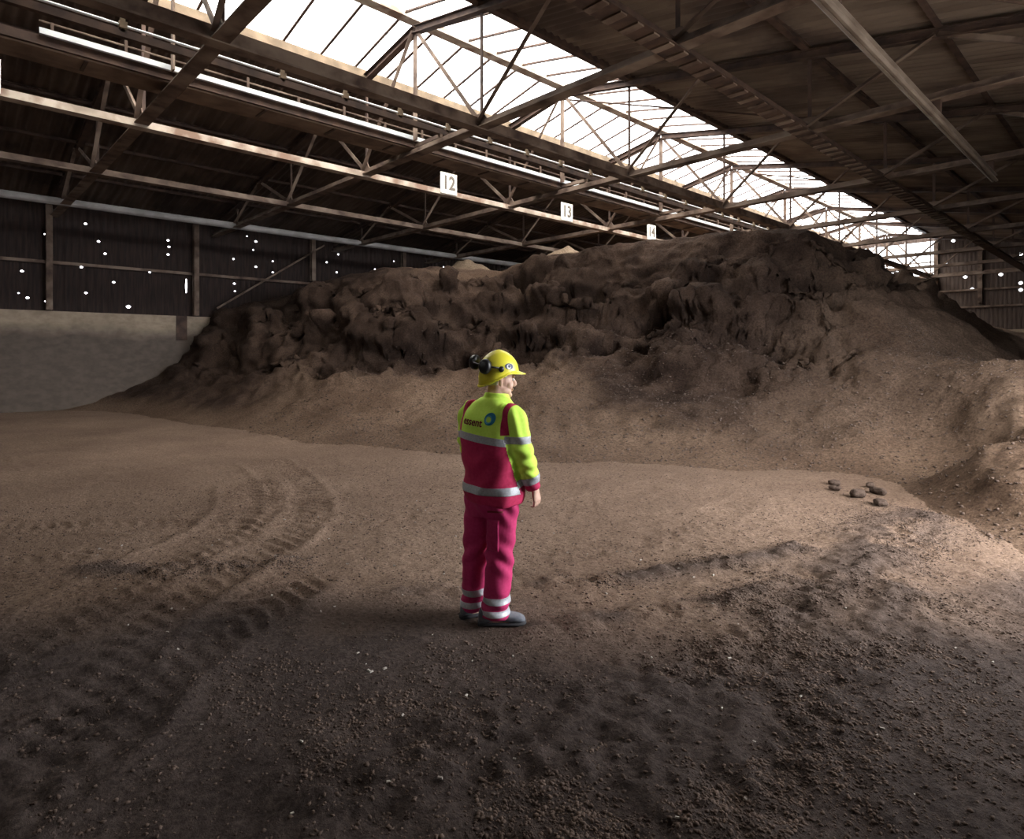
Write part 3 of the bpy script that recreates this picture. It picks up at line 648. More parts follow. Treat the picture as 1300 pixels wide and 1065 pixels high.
me.loops.add(ff.size); me.loops.foreach_set('vertex_index', ff.ravel().astype(np.int32))
me.polygons.add(len(ff)); me.polygons.foreach_set('loop_start', np.arange(0, ff.size, 3, dtype=np.int32)); me.polygons.foreach_set('loop_total', np.full(len(ff), 3, np.int32))
me.update(calc_edges=True)
tag(link_mesh('peat_crumbs', me, M['crumb']), 'loose brown peat crumbs strewn over the floor and the foot of the heap', 'peat crumbs', kind='stuff')
# pale wood chips scattered over the near floor
ch = MB(); rr = random.Random(5)
for i in range(130):
    x, y = rr.uniform(-6.5, -.6), rr.uniform(.9, 4.6); s = rr.uniform(.0035, .008); a = rr.uniform(0, PI)
    ix, iy = np.searchsorted(fx, x), np.searchsorted(fy, y); z = float(Z[ix, iy]) + s * .4
    M3 = Matrix.Rotation(a, 3, 'Z') @ Matrix.Rotation(rr.uniform(-.5, .5), 3, 'X')
    ch.add([tuple(Vector((x, y, z)) + M3 @ Vector((u*s*1.6, v*s*.8, w*s*.5))) for u, v, w in ((-1,-1,-1),(1,-.7,-1),(.8,1,-1),(-1,.8,-1),(-.8,-.9,1),(.9,-.6,1),(.7,.8,1),(-.9,.7,1))], [(3,2,1,0),(4,5,6,7),(0,1,5,4),(1,2,6,5),(2,3,7,6),(3,0,4,7)])
tag(ch.build('wood_chips', mat_noise('pale_chips', (.25,.22,.19), (.5,.47,.42), 30, .8)), 'tiny pale wood chips scattered over the dark floor', 'wood chips', kind='stuff')
# ------------------------------------------------------------------ the person
MAN = (-3.03, 2.71)
man_root_rot = THETA          # local x runs to the viewer's right, local y away from the viewer
def V(*a): return Vector(a)
def cr(P, n):
    """Catmull-Rom through rows of numbers"""
    P = np.array(P, float); out = []
    for i in range(len(P) - 1):
        p0, p1, p2, p3 = P[max(i-1, 0)], P[i], P[i+1], P[min(i+2, len(P)-1)]
        for t in np.linspace(0, 1, n, endpoint=False):
            out.append(.5*((2*p1)+(-p0+p2)*t+(2*p0-5*p1+4*p2-p3)*t*t+(-p0+3*p1-3*p2+p3)*t**3))
    out.append(P[-1]); return np.array(out)
def limb(mb, rows, n=5, seg=20, side=None):
    """rows: x, y, z, ra, rb (ra across, rb along the facing side vector)"""
    R = cr(rows, n) if n > 1 else np.array(rows, float); rings = []
    for i, r in enumerate(R):
        t = Vector(R[min(i+1, len(R)-1)][:3] - R[max(i-1, 0)][:3]).normalized()
        s = Vector(side) if side is not None else Vector((1, 0, 0))
        a = (s - t * s.dot(t)).normalized(); b = t.cross(a)
        rings.append([Vector(r[:3]) + a*r[3]*math.cos(2*PI*k/seg) + b*r[4]*math.sin(2*PI*k/seg) for k in range(seg)])
    return mb.rings(rings)
def trunk(mb, rows, n=6, seg=36, e=2.5):
    """rows: z, x, y, half width, half depth, facing angle in degrees"""
    R = cr(rows, n); rings = []
    for z, x, y, a, b, phi in R:
        phi = math.radians(phi); rt = Vector((math.cos(phi), -math.sin(phi), 0)); fw = Vector((math.sin(phi), math.cos(phi), 0)); ring = []
        for k in range(seg):
            c, s = math.cos(2*PI*k/seg), math.sin(2*PI*k/seg)
            ring.append(Vector((x, y, z)) + rt*a*math.copysign(abs(c)**(2/e), c) + fw*b*math.copysign(abs(s)**(2/e), s))
        rings.append(ring)
    return mb.rings(rings)
def fuse(mb, voxel, smooth=6, fac=0.5):
    """joins overlapping closed shapes into one continuous skin"""
    me = mb.mesh('tmp'); o = bpy.data.objects.new('tmp', me); COL.objects.link(o)
    r = o.modifiers.new('r', 'REMESH'); r.mode = 'VOXEL'; r.voxel_size = voxel; r.use_smooth_shade = True
    if smooth:
        s = o.modifiers.new('s', 'SMOOTH'); s.iterations = smooth; s.factor = fac
    bpy.context.view_layer.update()
    out = bpy.data.meshes.new_from_object(o.evaluated_get(bpy.context.evaluated_depsgraph_get()))
    bpy.data.objects.remove(o); bpy.data.meshes.remove(me)
    return out
def get_co(me):
    a = np.empty(len(me.vertices)*3, np.float32); me.vertices.foreach_get('co', a); return a.reshape(-1, 3).astype(float)
def get_no(me):
    a = np.empty(len(me.vertices)*3, np.float32); me.vertex_normals.foreach_get('vector', a); return a.reshape(-1, 3).astype(float)
def set_co(me, co): me.vertices.foreach_set('co', co.astype(np.float32).ravel()); me.update()
def n3(p, sx, sy, sz, seed=0.0): return vnoise(p[:,0]*sx + seed, p[:,1]*sy - seed, p[:,2]*sz + seed*.5)
def cut(me, planes):
    bm = bmesh.new(); bm.from_mesh(me)
    for co, no in planes:
        bmesh.ops.bisect_plane(bm, geom=bm.verts[:] + bm.edges[:] + bm.faces[:], plane_co=co, plane_no=no)
    bm.to_mesh(me); bm.free()
def shell(name, me, sel, off, mat, parent):
    """a thin layer lying on the faces of a garment that pass sel(centre, normal)"""
    bm = bmesh.new(); bm.from_mesh(me)
    bmesh.ops.delete(bm, geom=[f for f in bm.faces if not sel(f.calc_center_median(), f.normal)], context='FACES')
    bm.normal_update()
    low = bm.verts[:]; mv = {v: v.normal.copy() for v in low}
    for v in low: v.co += mv[v] * off
    ret = bmesh.ops.extrude_face_region(bm, geom=bm.faces[:])
    for v in [g for g in ret['geom'] if isinstance(g, bmesh.types.BMVert)]:
        v.co += v.normal * .0015
    out = bpy.data.meshes.new(name); bm.to_mesh(out); bm.free(); out.materials.clear()
    return link_mesh(name, out, mat, parent, smooth=True)

M['skin'] = mat_noise('skin', (0.50,0.30,0.23), (0.62,0.40,0.31), 30, 0.5, spec=.4)
M['hiviz'] = mat_noise('fluorescent_yellow_cloth', (0.58,0.88,0.10), (0.64,0.93,0.13), 60, 0.8)
M['red'] = mat_noise('crimson_cloth', (0.40,0.016,0.072), (0.48,0.024,0.095), 50, 0.8)
M['red_trouser'] = mat_noise('crimson_trouser_cloth', (0.40,0.022,0.105), (0.47,0.03,0.13), 50, 0.8)
M['dark_red'] = mat_plain('dark_red_print', (0.16, 0.012, 0.02), 0.8)
M['silver'] = mat_noise('reflective_silver_tape', (0.33,0.34,0.37), (0.43,0.45,0.48), 90, 0.4, spec=.6)
M['hat'] = mat_plain('yellow_helmet_plastic', (0.88, 0.80, 0.06), 0.32, spec=.5)
M['black'] = mat_plain('black_plastic', (0.014, 0.014, 0.016), 0.35)
M['black_dull'] = mat_plain('black_foam', (0.02, 0.02, 0.02), 0.8)
M['grey_hair'] = mat_noise('short_grey_hair', (0.36,0.33,0.30), (0.55,0.52,0.48), 120, 0.8)
M['shoe'] = mat_noise('dusty_grey_blue_leather', (0.085,0.095,0.12), (0.16,0.17,0.19), 25, 0.6)
M['sole'] = mat_plain('black_rubber', (0.03, 0.03, 0.035), 0.8)
M['teal'] = mat_plain('teal_print', (0.012, 0.22, 0.36), 0.7)
M['teal_light'] = mat_plain('light_blue_print', (0.10, 0.42, 0.55), 0.7)
M['white_print'] = mat_plain('white_print', (0.75, 0.75, 0.75), 0.5)
M['navy_print'] = mat_plain('navy_print', (0.02, 0.035, 0.10), 0.5)

PHI = 38
FW = Vector((math.sin(math.radians(PHI)), math.cos(math.radians(PHI)), 0)); RT = Vector((FW.y, -FW.x, 0))
HP = 66                                                     # the head is turned further to the right
HF = Vector((math.sin(math.radians(HP)), math.cos(math.radians(HP)), -.10)).normalized(); HR = Vector((HF.y, -HF.x, 0)).normalized(); HU = HR.cross(HF)
HM = Matrix((HR, HF, HU)).transposed()                     # head axes: x right, y forward, z up
HC = Vector((.044, .050, 1.590)); HS = 1.05
def hp(x, y, z): return HC + HM @ Vector((x, y, z)) * HS

# joints: x to the viewer's right, y away, z up
SHR, ELR, WRR = V(.112, -.108, 1.385), V(.190, -.125, 1.140), V(.262, -.085, .905)
SHL, ELL, WRL = V(-.146, .125, 1.385), V(-.182, .205, 1.145), V(-.110, .29, .93)
RL = [(.065,-.045,.95,.10,.10), (.06,-.05,.80,.088,.09), (.05,-.055,.50,.06,.065), (.03,-.06,.30,.055,.06), (.005,-.06,.12,.042,.046), (.005,-.06,.05,.045,.05)]
LL = [(-.075,.065,.95,.10,.10), (-.09,.07,.80,.088,.09), (-.112,.075,.50,.06,.065), (-.122,.078,.30,.055,.06), (-.128,.078,.12,.042,.046), (-.128,.078,.05,.045,.05)]
FDR = Vector((.985, .05, 0)).normalized(); FDL = Vector((.85, .53, 0)).normalized()

def build_hand(mb, wrist, along, palm_n, thumb_dir, mirror=1):
    """relaxed, slightly curled hand: palm, five fingers of different lengths, thumb off the side of the palm"""
    a = along.normalized(); t = (thumb_dir - a * thumb_dir.dot(a)).normalized(); n = (palm_n - a*palm_n.dot(a) - t*palm_n.dot(t)).normalized()
    limb(mb, [(*(wrist - a*.05), .026, .021), (*wrist, .026, .020), (*(wrist + a*.03), .034, .018), (*(wrist + a*.06), .041, .017), (*(wrist + a*.088), .038, .014)], 4, 18, side=t)
    for i, (off, ln) in enumerate(((.031, .070), (.0105, .079), (-.0105, .073), (-.031, .056))):
        b = wrist + a*.080 + t*off
        d1 = (a*.93 + n*.36).normalized(); d2 = (a*.55 + n*.83).normalized(); d3 = (a*.0 + n*1.0 - a*.15).normalized()
        p1 = b + d1*ln*.46; p2 = p1 + d2*ln*.32; p3 = p2 + d3*ln*.26
        limb(mb, [(*b, .0092, .0092), (*p1, .0088, .0088), (*p2, .0080, .0080), (*p3, .0066, .0066)], 4, 12, side=t)
    b = wrist + a*.022 + t*.024
    p1 = b + (a*.55 + t*.65 + n*.45).normalized()*.040; p2 = p1 + (a*.85 + t*.15 + n*.45).normalized()*.030; p3 = p2 + (a*.9 - t*.1 + n*.4).normalized()*.022
    limb(mb, [(*b, .014, .014), (*p1, .0115, .0115), (*p2, .0098, .0098), (*p3, .0075, .0075)], 4, 12, side=n)

body = MB()
trunk(body, [(.84, .0, .01, .16, .115, 50), (.95, .0, .01, .175, .125, 47), (1.10, -.005, .01, .155, .105, 43), (1.28, -.012, .01, .175, .11, 39), (1.36, -.005, .012, .135, .080, 38), (1.43, .015, .02, .085, .07, 40)])
limb(body, [(.004,.02,1.38,.072,.075), (.020,.034,1.46,.062,.066), (.033,.044,1.54,.060,.066), (.040,.049,1.60,.05,.06)], 4, 20, side=HR)
for sh, el, wr in ((SHR, ELR, WRR), (SHL, ELL, WRL)):
    limb(body, [(*(sh + V(0,0,-.015)), .035,.035), (*(sh*.9+el*.1), .046,.046), (*((sh+el)/2), .049,.049), (*el, .042,.044), (*((el+wr)/2), .038,.040), (*wr, .027,.023)], 4, 18, side=RT)
for L_ in (RL, LL): limb(body, L_, 4, 20, side=HR)
for an, fd in ((V(.005,-.06,.045), FDR), (V(-.128,.078,.045), FDL)):
    limb(body, [(*(an - fd*.05), .03,.03), (*an, .036,.036), (*(an + fd*.09 - V(0,0,.008)), .04,.028), (*(an + fd*.15 - V(0,0,.015)), .036,.02)], 4, 16, side=V(-fd.y, fd.x, 0))
# hands: the right one hangs beside the thigh, back of the hand outward
build_hand(body, WRR + V(.008,.006,-.018), V(.22,.16,-.94), V(-.72,.55,-.1), V(.55,.75,.15))
build_hand(body, WRL + V(.004,.006,-.018), V(.15,.22,-.94), V(.70,-.5,-.1), V(.45,.8,.1))
# head: skull, jaw, cheeks, brow, nose, lips, chin, ears
H = lambda c, r: body.ell(hp(*c), r, 22, 16, HM)
H((0, -.012, .035), (.074, .094, .088)); H((0, .020, -.020), (.064, .072, .085)); H((0, .042, -.078), (.046, .042, .036)); H((0, .078, -.098), (.022, .017, .019))
for s in (-1, 1):
    H((s*.034, .046, -.036), (.031, .034, .040)); H((s*.046, .020, -.072), (.020, .044, .028))
    H((s*.030, .079, .020), (.022, .014, .010))
    limb(body, [(*hp(s*.072, -.020, -.048), .007, .010), (*hp(s*.078, -.022, -.020), .008, .016), (*hp(s*.081, -.026, .012), .007, .016), (*hp(s*.074, -.024, .030), .005, .010)], 4, 12, side=HR)
limb(body, [(*hp(0, .084, .018), .010, .009), (*hp(0, .096, -.004), .012, .013), (*hp(0, .107, -.026), .016, .016), (*hp(0, .088, -.036), .014, .010)], 4, 14, side=HR)
H((0, .090, -.058), (.023, .009, .006)); H((0, .088, -.068), (.020, .009, .006))
me = fuse(body, .0042, 7, .5)
me.name = 'person'
man = link_mesh('person', me, M['skin'], smooth=True)
man.location = (*MAN, 0); man.rotation_euler = (0, 0, THETA)
tag(man, 'person in yellow hard hat, yellow and crimson work suit, standing with back to the camera', 'person')
for s in (-1, 1):
    eb = MB().ell(hp(s*.031, .078, .001), (.012, .010, .010), 14, 10, HM).build('eye', M['white_print'], man, True)
    MB().ell(hp(s*.031, .0862, .001), (.005, .003, .005), 10, 8, HM).build('iris', M['navy_print'], eb, True)
# short grey hair round the nape and temples, below the helmet
hair = MB(); hair.ell(hp(0, -.020, .020), (.0775, .092, .085), 30, 22, HM)
hm = hair.mesh('hair'); bm = bmesh.new(); bm.from_mesh(hm)
def hair_ok(c):
    q = HM.transposed() @ (c - HC)
    return q.y < -.028 - .3*max(0, -q.z) and q.z > -.062 or (q.y < .022 and q.z > .008)
bmesh.ops.delete(bm, geom=[f for f in bm.faces if not hair_ok(f.calc_center_median())], context='FACES')
bmesh.ops.solidify(bm, geom=bm.faces[:], thickness=-.004); bm.to_mesh(hm); bm.free()
link_mesh('hair', hm, M['grey_hair'], man, True)

# ---- jacket
jk = MB()
trunk(jk, [(.795, .004, .0, .205, .155, 52), (.86, .004, .0, .212, .163, 50), (.95, .002, .0, .210, .162, 47), (1.06, -.005, .0, .212, .158, 43), (1.20, -.016, .003, .215, .150, 40), (1.30, -.018, .006, .212, .138, 38), (1.365, -.014, .010, .196, .120, 38), (1.405, -.004, .015, .160, .106, 38), (1.440, .000, .02, .122, .096, 40), (1.465, .010, .028, .092, .086, 44)])
limb(jk, [(.012,.030,1.42,.090,.088), (.020,.036,1.465,.083,.083), (.024,.040,1.492,.079,.080)], 4, 24, side=HR)
for sh, el, wr in ((SHR, ELR, WRR), (SHL, ELL, WRL)):
    ou = RT * (1 if sh is SHR else -1)
    limb(jk, [(*(sh - ou*.06 + V(0,0,-.02)), .055,.06), (*(sh - ou*.02 + V(0,0,-.008)), .068,.070), (*(sh*.85 + el*.15 + ou*.008), .076,.076), (*(sh*.6 + el*.4 + ou*.008), .075,.075), (*(sh*.3 + el*.7 + ou*.004), .070,.071), (*el, .068,.068), (*(el*.6 + wr*.4), .065,.064), (*(el*.25 + wr*.75), .059,.058), (*wr, .050,.047), (*(wr + (wr-el)*.08), .046,.042)], 5, 24, side=RT)
me = fuse(jk, .0075, 6, .5)
co, no = get_co(me), get_no(me)
u = (co[:,0]-.0)*RT.x + (co[:,1])*RT.y
arm = np.clip((np.abs(u) - .19) / .04, 0, 1)
fold = .010*n3(co, 5, 5, 3.2, 1.0) + .006*n3(co, 9, 9, 5, 2.0)
# drag lines across the lower back, rings of creases at the elbows
q = co[:,0]*.8 - co[:,2]*.9 + co[:,1]*.3
fold += (1-arm)*.008*np.sin(q*34 + 3*n3(co, 4, 4, 4, 5.0)) * sstep(1.18, 1.05, co[:,2])
fold += arm*.007*np.sin(co[:,2]*75 + u*30 + 3*n3(co, 6, 6, 6, 7.0)) * np.exp(-((co[:,2]-1.10)/.16)**2)
fold += arm*.006*np.sin(u*90 + co[:,1]*60 + co[:,2]*18) * sstep(1.15, 1.3, co[:,2])
set_co(me, co + no*fold[:, None])
fd = (WRR - ELR).normalized()
ZB = (1.185, 1.232); ZW = (.862, .912)
# the band drops a little toward the viewer's right, like the wearer's stance
cut(me, [((0,0,z), (0,0,1)) for z in (*ZB, *ZW, 1.24)] + [((-.06,0,z), (.13,0,1)) for z in ZB] + [((V(-.008,.006,0) + RT*q_)[:], RT[:]) for q_ in (-.2, -.16, .16, .2)] + [((WRR + fd*o)[:], fd[:]) for o in (-.075, -.028)] + [((WRL + (WRL-ELL).normalized()*o)[:], (WRL-ELL).normalized()[:]) for o in (-.075, -.028)])
def jarm(c):   # signed sideways position and whether the point is on a sleeve
    ud = (c.x + .008)*RT.x + (c.y - .006)*RT.y
    for sh, el, wr, s in ((SHR, ELR, WRR, 1), (SHL, ELL, WRL, -1)):
        if ud*s < .10: continue
        best = 9
        for a, b in ((sh, el), (el, wr)):
            t = max(0, min(1.15, (c-a).dot(b-a)/(b-a).length_squared)); best = min(best, (c - a - (b-a)*t).length)
        # inside the trunk outline?
        if best < .105 and (ud*s > .178 or c.z < 1.28 and best < .084 and ud*s > .14): return s, ud*s
    return 0, abs(ud)
me.materials.clear(); me.materials.append(M['hiviz']); me.materials.append(M['red'])
for f in me.polygons:
    c = f.center; s, ud = jarm(c); red = 0
    if s:
        wr, el = (WRR, ELR) if s > 0 else (WRL, ELL); d = (c - wr).dot((wr - el).normalized())
        if d > -.075 and c.z < 1.05: red = 1
        if c.z > 1.24 and .160 < ud < .200 and c.z < 1.45: red = 1
    else:
        if c.z + .13*(c.x + .06) < ZB[0]: red = 1
        if c.z > 1.24 and .160 < ud < .200: red = 1
    f.material_index = red
jacket = link_mesh('jacket', me, [M['hiviz'], M['red']], man, smooth=True)
jacket['label'] = 'yellow and crimson work jacket'
def band(name, sel): shell(name, me, sel, .0012, M['silver'], jacket)['label'] = 'silver reflective band'
band('reflective_band', lambda c, n: ZB[0] <= c.z + .13*(c.x + .06) <= ZB[1] and not jarm(c)[0])
band('reflective_band', lambda c, n: ZW[0] <= c.z <= ZW[1] and not jarm(c)[0] and abs(n.z) < .8)
for s, wr, el in ((1, WRR, ELR), (-1, WRL, ELL)):
    d_ = (wr - el).normalized()
    band('sleeve_band', lambda c, n, s=s: ZB[0] <= c.z <= ZB[1] and jarm(c)[0] == s)
    band('cuff_band', lambda c, n, s=s, wr=wr, d_=d_: -.075 <= (c - wr).dot(d_) <= -.028 and jarm(c)[0] == s)

# lettering and emblem on the back, laid onto the cloth
from mathutils.bvhtree import BVHTree
bm = bmesh.new(); bm.from_mesh(me); tree = BVHTree.FromBMesh(bm); bm.free()
def lay(me2, cx, cz, off=.002):
    """puts a flat print (x right, y up) on the jacket's back around (cx along the back, height cz)"""
    for v in me2.vertices:
        o = V(-.010, .006, cz + v.co.y) + RT*(cx + v.co.x) - FW*.5
        hit = tree.ray_cast(o, FW)
        v.co = (hit[0] - FW*(off + v.co.z)) if hit[0] else o + FW*.36
    me2.update()
def print_obj(name, me2, mat): return link_mesh(name, me2, mat, jacket)
tm = text_mesh('essent', .068, extrude=.0008, weight=.0012)
for v in tm.vertices: v.co.y -= v.co.x * .07
lay(tm, -.048, 1.315); print_obj('lettering', tm, M['dark_red'])
def crescent(r, hole, hx, hy, rot, n=40):
    m = MB(); vs = []
    for k in range(n):
        a = 2*PI*k/n; vs.append((r*math.cos(a+rot), r*math.sin(a+rot), 0))
        vs.append((hx + hole*math.cos(a+rot), hy + hole*math.sin(a+rot), 0))
    m.v = vs; m.f = [(2*k, 2*((k+1) % n), 2*((k+1) % n)+1, 2*k+1) for k in range(n)]
    return m.mesh('emblem')
e1 = crescent(.040, .021, -.010, -.006, 0); lay(e1, .090, 1.340); print_obj('emblem', e1, M['teal'])
e2 = crescent(.026, .019, .003, .002, 0); lay(e2, .083, 1.336, .0035); print_obj('emblem', e2, M['teal_light'])

# ---- trousers
tr = MB()
trunk(tr, [(.70, -.015, .01, .165, .12, 56), (.78, -.008, .008, .182, .14, 55), (.86, .0, .005, .186, .146, 52), (.96, .0, .005, .178, .135, 48)], e=2.3)
limb(tr, [(.075,-.045,.86,.100,.105), (.068,-.05,.74,.103,.108), (.058,-.055,.62,.102,.104), (.048,-.055,.48,.096,.098), (.038,-.058,.34,.090,.092), (.026,-.06,.20,.086,.088), (.016,-.06,.10,.088,.088), (.012,-.06,.058,.090,.088)], 5, 26, side=V(1,0,0))
limb(tr, [(-.085,.065,.86,.100,.105), (-.092,.07,.74,.100,.105), (-.104,.074,.62,.098,.100), (-.112,.076,.48,.092,.094), (-.118,.078,.34,.084,.088), (-.124,.078,.20,.080,.084), (-.128,.078,.10,.081,.084), (-.128,.078,.062,.082,.084)], 5, 26, side=V(1,0,0))
me = fuse(tr, .0075, 5, .5)
co, no = get_co(me), get_no(me)
sg_ = np.where(co[:,0] + co[:,1]*-.9 > -.03, 1.0, -1.0)
fold = .009*n3(co, 6, 6, 2.6, 11.0) + .005*n3(co, 12, 12, 6, 12.0)
fold += .008*np.sin(co[:,2]*52 + co[:,0]*38*sg_ + 3*n3(co, 5, 5, 4, 13.0)) * np.exp(-((co[:,2]-.46)/.12)**2)
fold += .007*np.sin(co[:,2]*70 + co[:,0]*25 + 3*n3(co, 5, 5, 5, 14.0)) * sstep(.30, .14, co[:,2])
fold += .007*np.sin(co[:,0]*60 + co[:,2]*40) * sstep(.60, .76, co[:,2])
set_co(me, co + no*fold[:, None])
TB = ((.082, .118), (.160, .200))
cut(me, [((0,0,z), (0,0,1)) for b in TB for z in b])
trousers = link_mesh('trousers', me, M['red_trouser'], man, smooth=True); trousers['label'] = 'crimson work trousers'
for b in TB:
    for s in (1, -1):
        shell('ankle_band', me, lambda c, n, b=b, s=s: b[0] <= c.z <= b[1] and abs(n.z) < .8 and ((c.x - c.y > -.132) == (s > 0)), .0012, M['silver'], trousers)['label'] = 'silver reflective band'
# cargo pocket flap and back pocket seam of the right leg
bm = bmesh.new(); bm.from_mesh(me); ttree = BVHTree.FromBMesh(bm); bm.free()
def patch(name, cx, cz, w, h, d, parent, mat, th=.006, n=10):
    """cloth patch seen from direction -d, laid on the trouser leg"""
    d = d.normalized(); r_ = Vector((d.y, -d.x, 0)); m = MB(); g = []
    for lay_ in (0, 1):
        for j in range(n+1):
            for i in range(n+1):
                o = Vector((cx, 0, cz)) + r_*(w*(i/n-.5)) + V(0,0,h*(j/n-.5)) - d*.6 - Vector((d.x*0, 0, 0))
                hit = ttree.ray_cast(o, d); p = hit[0] if hit[0] else o + d*.5
                m.v.append(tuple(p - d*(th if lay_ else -.002)))
    k = (n+1)**2
    for j in range(n):
        for i in range(n):
            a = j*(n+1)+i; m.f += [(a+k, a+k+1, a+k+n+2, a+k+n+1)]
    edge = [i for i in range(n)] + [n + j*(n+1) for j in range(n)] + [(n+1)*n + n - i for i in range(n)] + [(n+1)*(n-j) for j in range(n)]
    for a, b in zip(edge, edge[1:] + edge[:1]): m.f.append((a, b, b+k, a+k))
    return m.build(name, mat, parent, True)
patch('cargo_pocket', .045, .60, .10, .20, V(.35, .93, 0), trousers, M['red_trouser'])
patch('back_pocket', .05, .755, .10, .012, V(.2, .98, 0), trousers, M['dark_red'], .003)

# ---- work shoes
def shoe(an, fd):
    sd = V(-fd.y, fd.x, 0); base = V(an.x, an.y, 0)
    def ring(t, hw, z0, z1, e=2.6, n=24):
        out = []
        for k in range(n):
            c, s = math.cos(2*PI*k/n), math.sin(2*PI*k/n)
            out.append(base + fd*t + sd*hw*math.copysign(abs(c)**(2/e), c) + V(0,0,(z0+z1)/2 + (z1-z0)/2*math.copysign(abs(s)**(2/e), s)))
        return out
    up_ = MB().rings([ring(*r) for r in ((-.098,.018,.03,.07), (-.090,.032,.02,.105), (-.06,.040,.02,.125), (-.02,.042,.02,.13), (.03,.044,.02,.118), (.07,.047,.02,.098), (.11,.050,.02,.080), (.15,.050,.02,.073), (.18,.044,.02,.064), (.200,.032,.022,.052), (.207,.016,.026,.042))])
    o = link_mesh('shoe', fuse(up_, .006, 6, .5), M['shoe'], man, True)
    so = MB().rings([ring(*r) for r in ((-.102,.022,.0,.028), (-.095,.036,.0,.03), (-.04,.043,.0,.03), (.03,.044,.0,.03), (.10,.052,.0,.03), (.16,.052,.0,.03), (.19,.044,.002,.03), (.208,.028,.006,.03), (.213,.012,.01,.028))])
    so.build('sole', M['sole'], o, True)
    lc = MB()
    for k in range(4):
        t = .045 + k*.016; z = .125 - k*.0085
        lc.rod(base + fd*t + sd*.022 + V(0,0,z-.008), base + fd*(t+.004) - sd*.022 + V(0,0,z-.008), .003, 6)
    lc.build('laces', M['black_dull'], o, True)
shoe(V(.005, -.06, 0), FDR); shoe(V(-.128, .078, 0), FDL)

# ---- hard hat with ear muffs parked at the back
hat = MB(); n = 40; rows = []
HT = Matrix.Rotation(math.radians(4), 3, 'X')
def hh(x, y, z): return hp(*(HT @ Vector((x, y, z)) + Vector((0, -.014, .056))))
prof = [(0, 1.0), (.10, .985), (.22, .955), (.36, .90), (.50, .83), (.64, .73), (.76, .62), (.87, .47), (.95, .30), (1.0, .10), (1.02, -.10), (1.03, -.22)]
def dome(s, drop=0):
    R = []
    for rr_, zz in prof:
        ring = []
        for k in range(n):
            a = 2*PI*k/n; sx, cy = math.sin(a), math.cos(a)
            w = .104*s*rr_; l = (.130 if cy > 0 else .124)*s*rr_
            z = .121*s*zz + (.006*math.exp(-(sx*rr_/.14)**2) if zz > .2 else 0)
            if zz < 0: z -= max(0, -cy + .15)*.070*(-zz/.22) - max(0, cy)*.014*(-zz/.22)
            ring.append(hh(w*sx, l*cy, z))
        R.append(ring)
    return R
outer = dome(1.0); inner = dome(.955); vs = []; fs = []
seq = outer + inner[::-1]
for r in seq: vs += r
for j in range(len(seq)-1):
    for k in range(n):
        a, b = j*n + k, j*n + (k+1) % n; fs.append((a, b, b+n, a+n))
hat.add(vs, fs)
hat_o = hat.build('hard_hat', M['hat'], man, True)
bri = MB(); ro = []
for k in range(25):                                       # peak
    a = -1.25 + 2.5*k/24; sx, cy = math.sin(a), math.cos(a)
    base_ = (.106*sx, .132*cy); ext = .050*max(0, math.cos(a*1.2))**.8
    p0 = hh(base_[0]*.98, base_[1]*.98, -.012); p1 = hh(base_[0] + sx*ext*.5, base_[1] + ext, -.026); th = HU*.005
    ro.append([p0, p1, p1 + th, p0 + th*1.6])
bri.rings(ro); bri.build('peak', M['hat'], hat_o)
rim = MB(); rr2 = []
for k in range(n):
    a = 2*PI*k/n; sx, cy = math.sin(a), math.cos(a); dz = -.028 - max(0, -cy + .15)*.070 + max(0, cy)*.014
    l = (.134 if cy > 0 else .128)
    p = hh(.107*sx, l*cy, dz); o_ = (hh(sx*2, cy*2, dz) - hh(sx, cy, dz)).normalized()
    rr2.append([p + o_*.006*math.cos(t) + HU*.006*math.sin(t) for t in np.linspace(0, 2*PI, 8, endpoint=False)])
rim.v = [q for r in rr2 for q in r]; rim.f = [(k*8+i, ((k+1) % n)*8+i, ((k+1) % n)*8+(i+1) % 8, k*8+(i+1) % 8) for k in range(n) for i in range(8)]
rim.build('rim', M['hat'], hat_o, True)
# muffs: two cups on arms, swung up behind
def muff(cx, cy, cz, rx):
    c = hh(cx, cy, cz); R_ = HM @ Matrix.Rotation(rx, 3, 'Z')
    m = MB(); rings = []
    for t, s in ((-.030, .55), (-.026, .80), (-.016, .95), (.0, 1.0), (.010, 1.0), (.018, .92)):
        rings.append([c + R_ @ Vector((t, .041*s*math.cos(2*PI*k/24), .050*s*math.sin(2*PI*k/24))) for k in range(24)])
    m.rings(rings); o = m.build('ear_muff', M['black'], hat_o, True); o['label'] = 'black ear muff swung up behind the hat'
    q = MB(); rings = []
    for t, s in ((.017, .96), (.024, 1.0), (.032, .92)):
        rings.append([c + R_ @ Vector((t, .042*s*math.cos(2*PI*k/24), .051*s*math.sin(2*PI*k/24))) for k in range(24)])
    q.rings(rings)
    return c
c1 = muff(.074, -.122, .018, 2.45); c2 = muff(-.048, -.142, .042, -2.6 + PI)
arm_ = MB()
for s, c in ((1, c1), (-1, c2)):
    arm_.rod(c, hh(s*.110, -.045, .012), .006, 8); arm_.ell(hh(s*.108, -.026, .004), (.010, .020, .020), 12, 8, HM)
arm_.rod(c1, hh(.01, -.175, .040), .005, 8); arm_.rod(hh(.01, -.175, .040), c2, .005, 8)
arm_.build('muff_bracket', M['black'], hat_o, True)
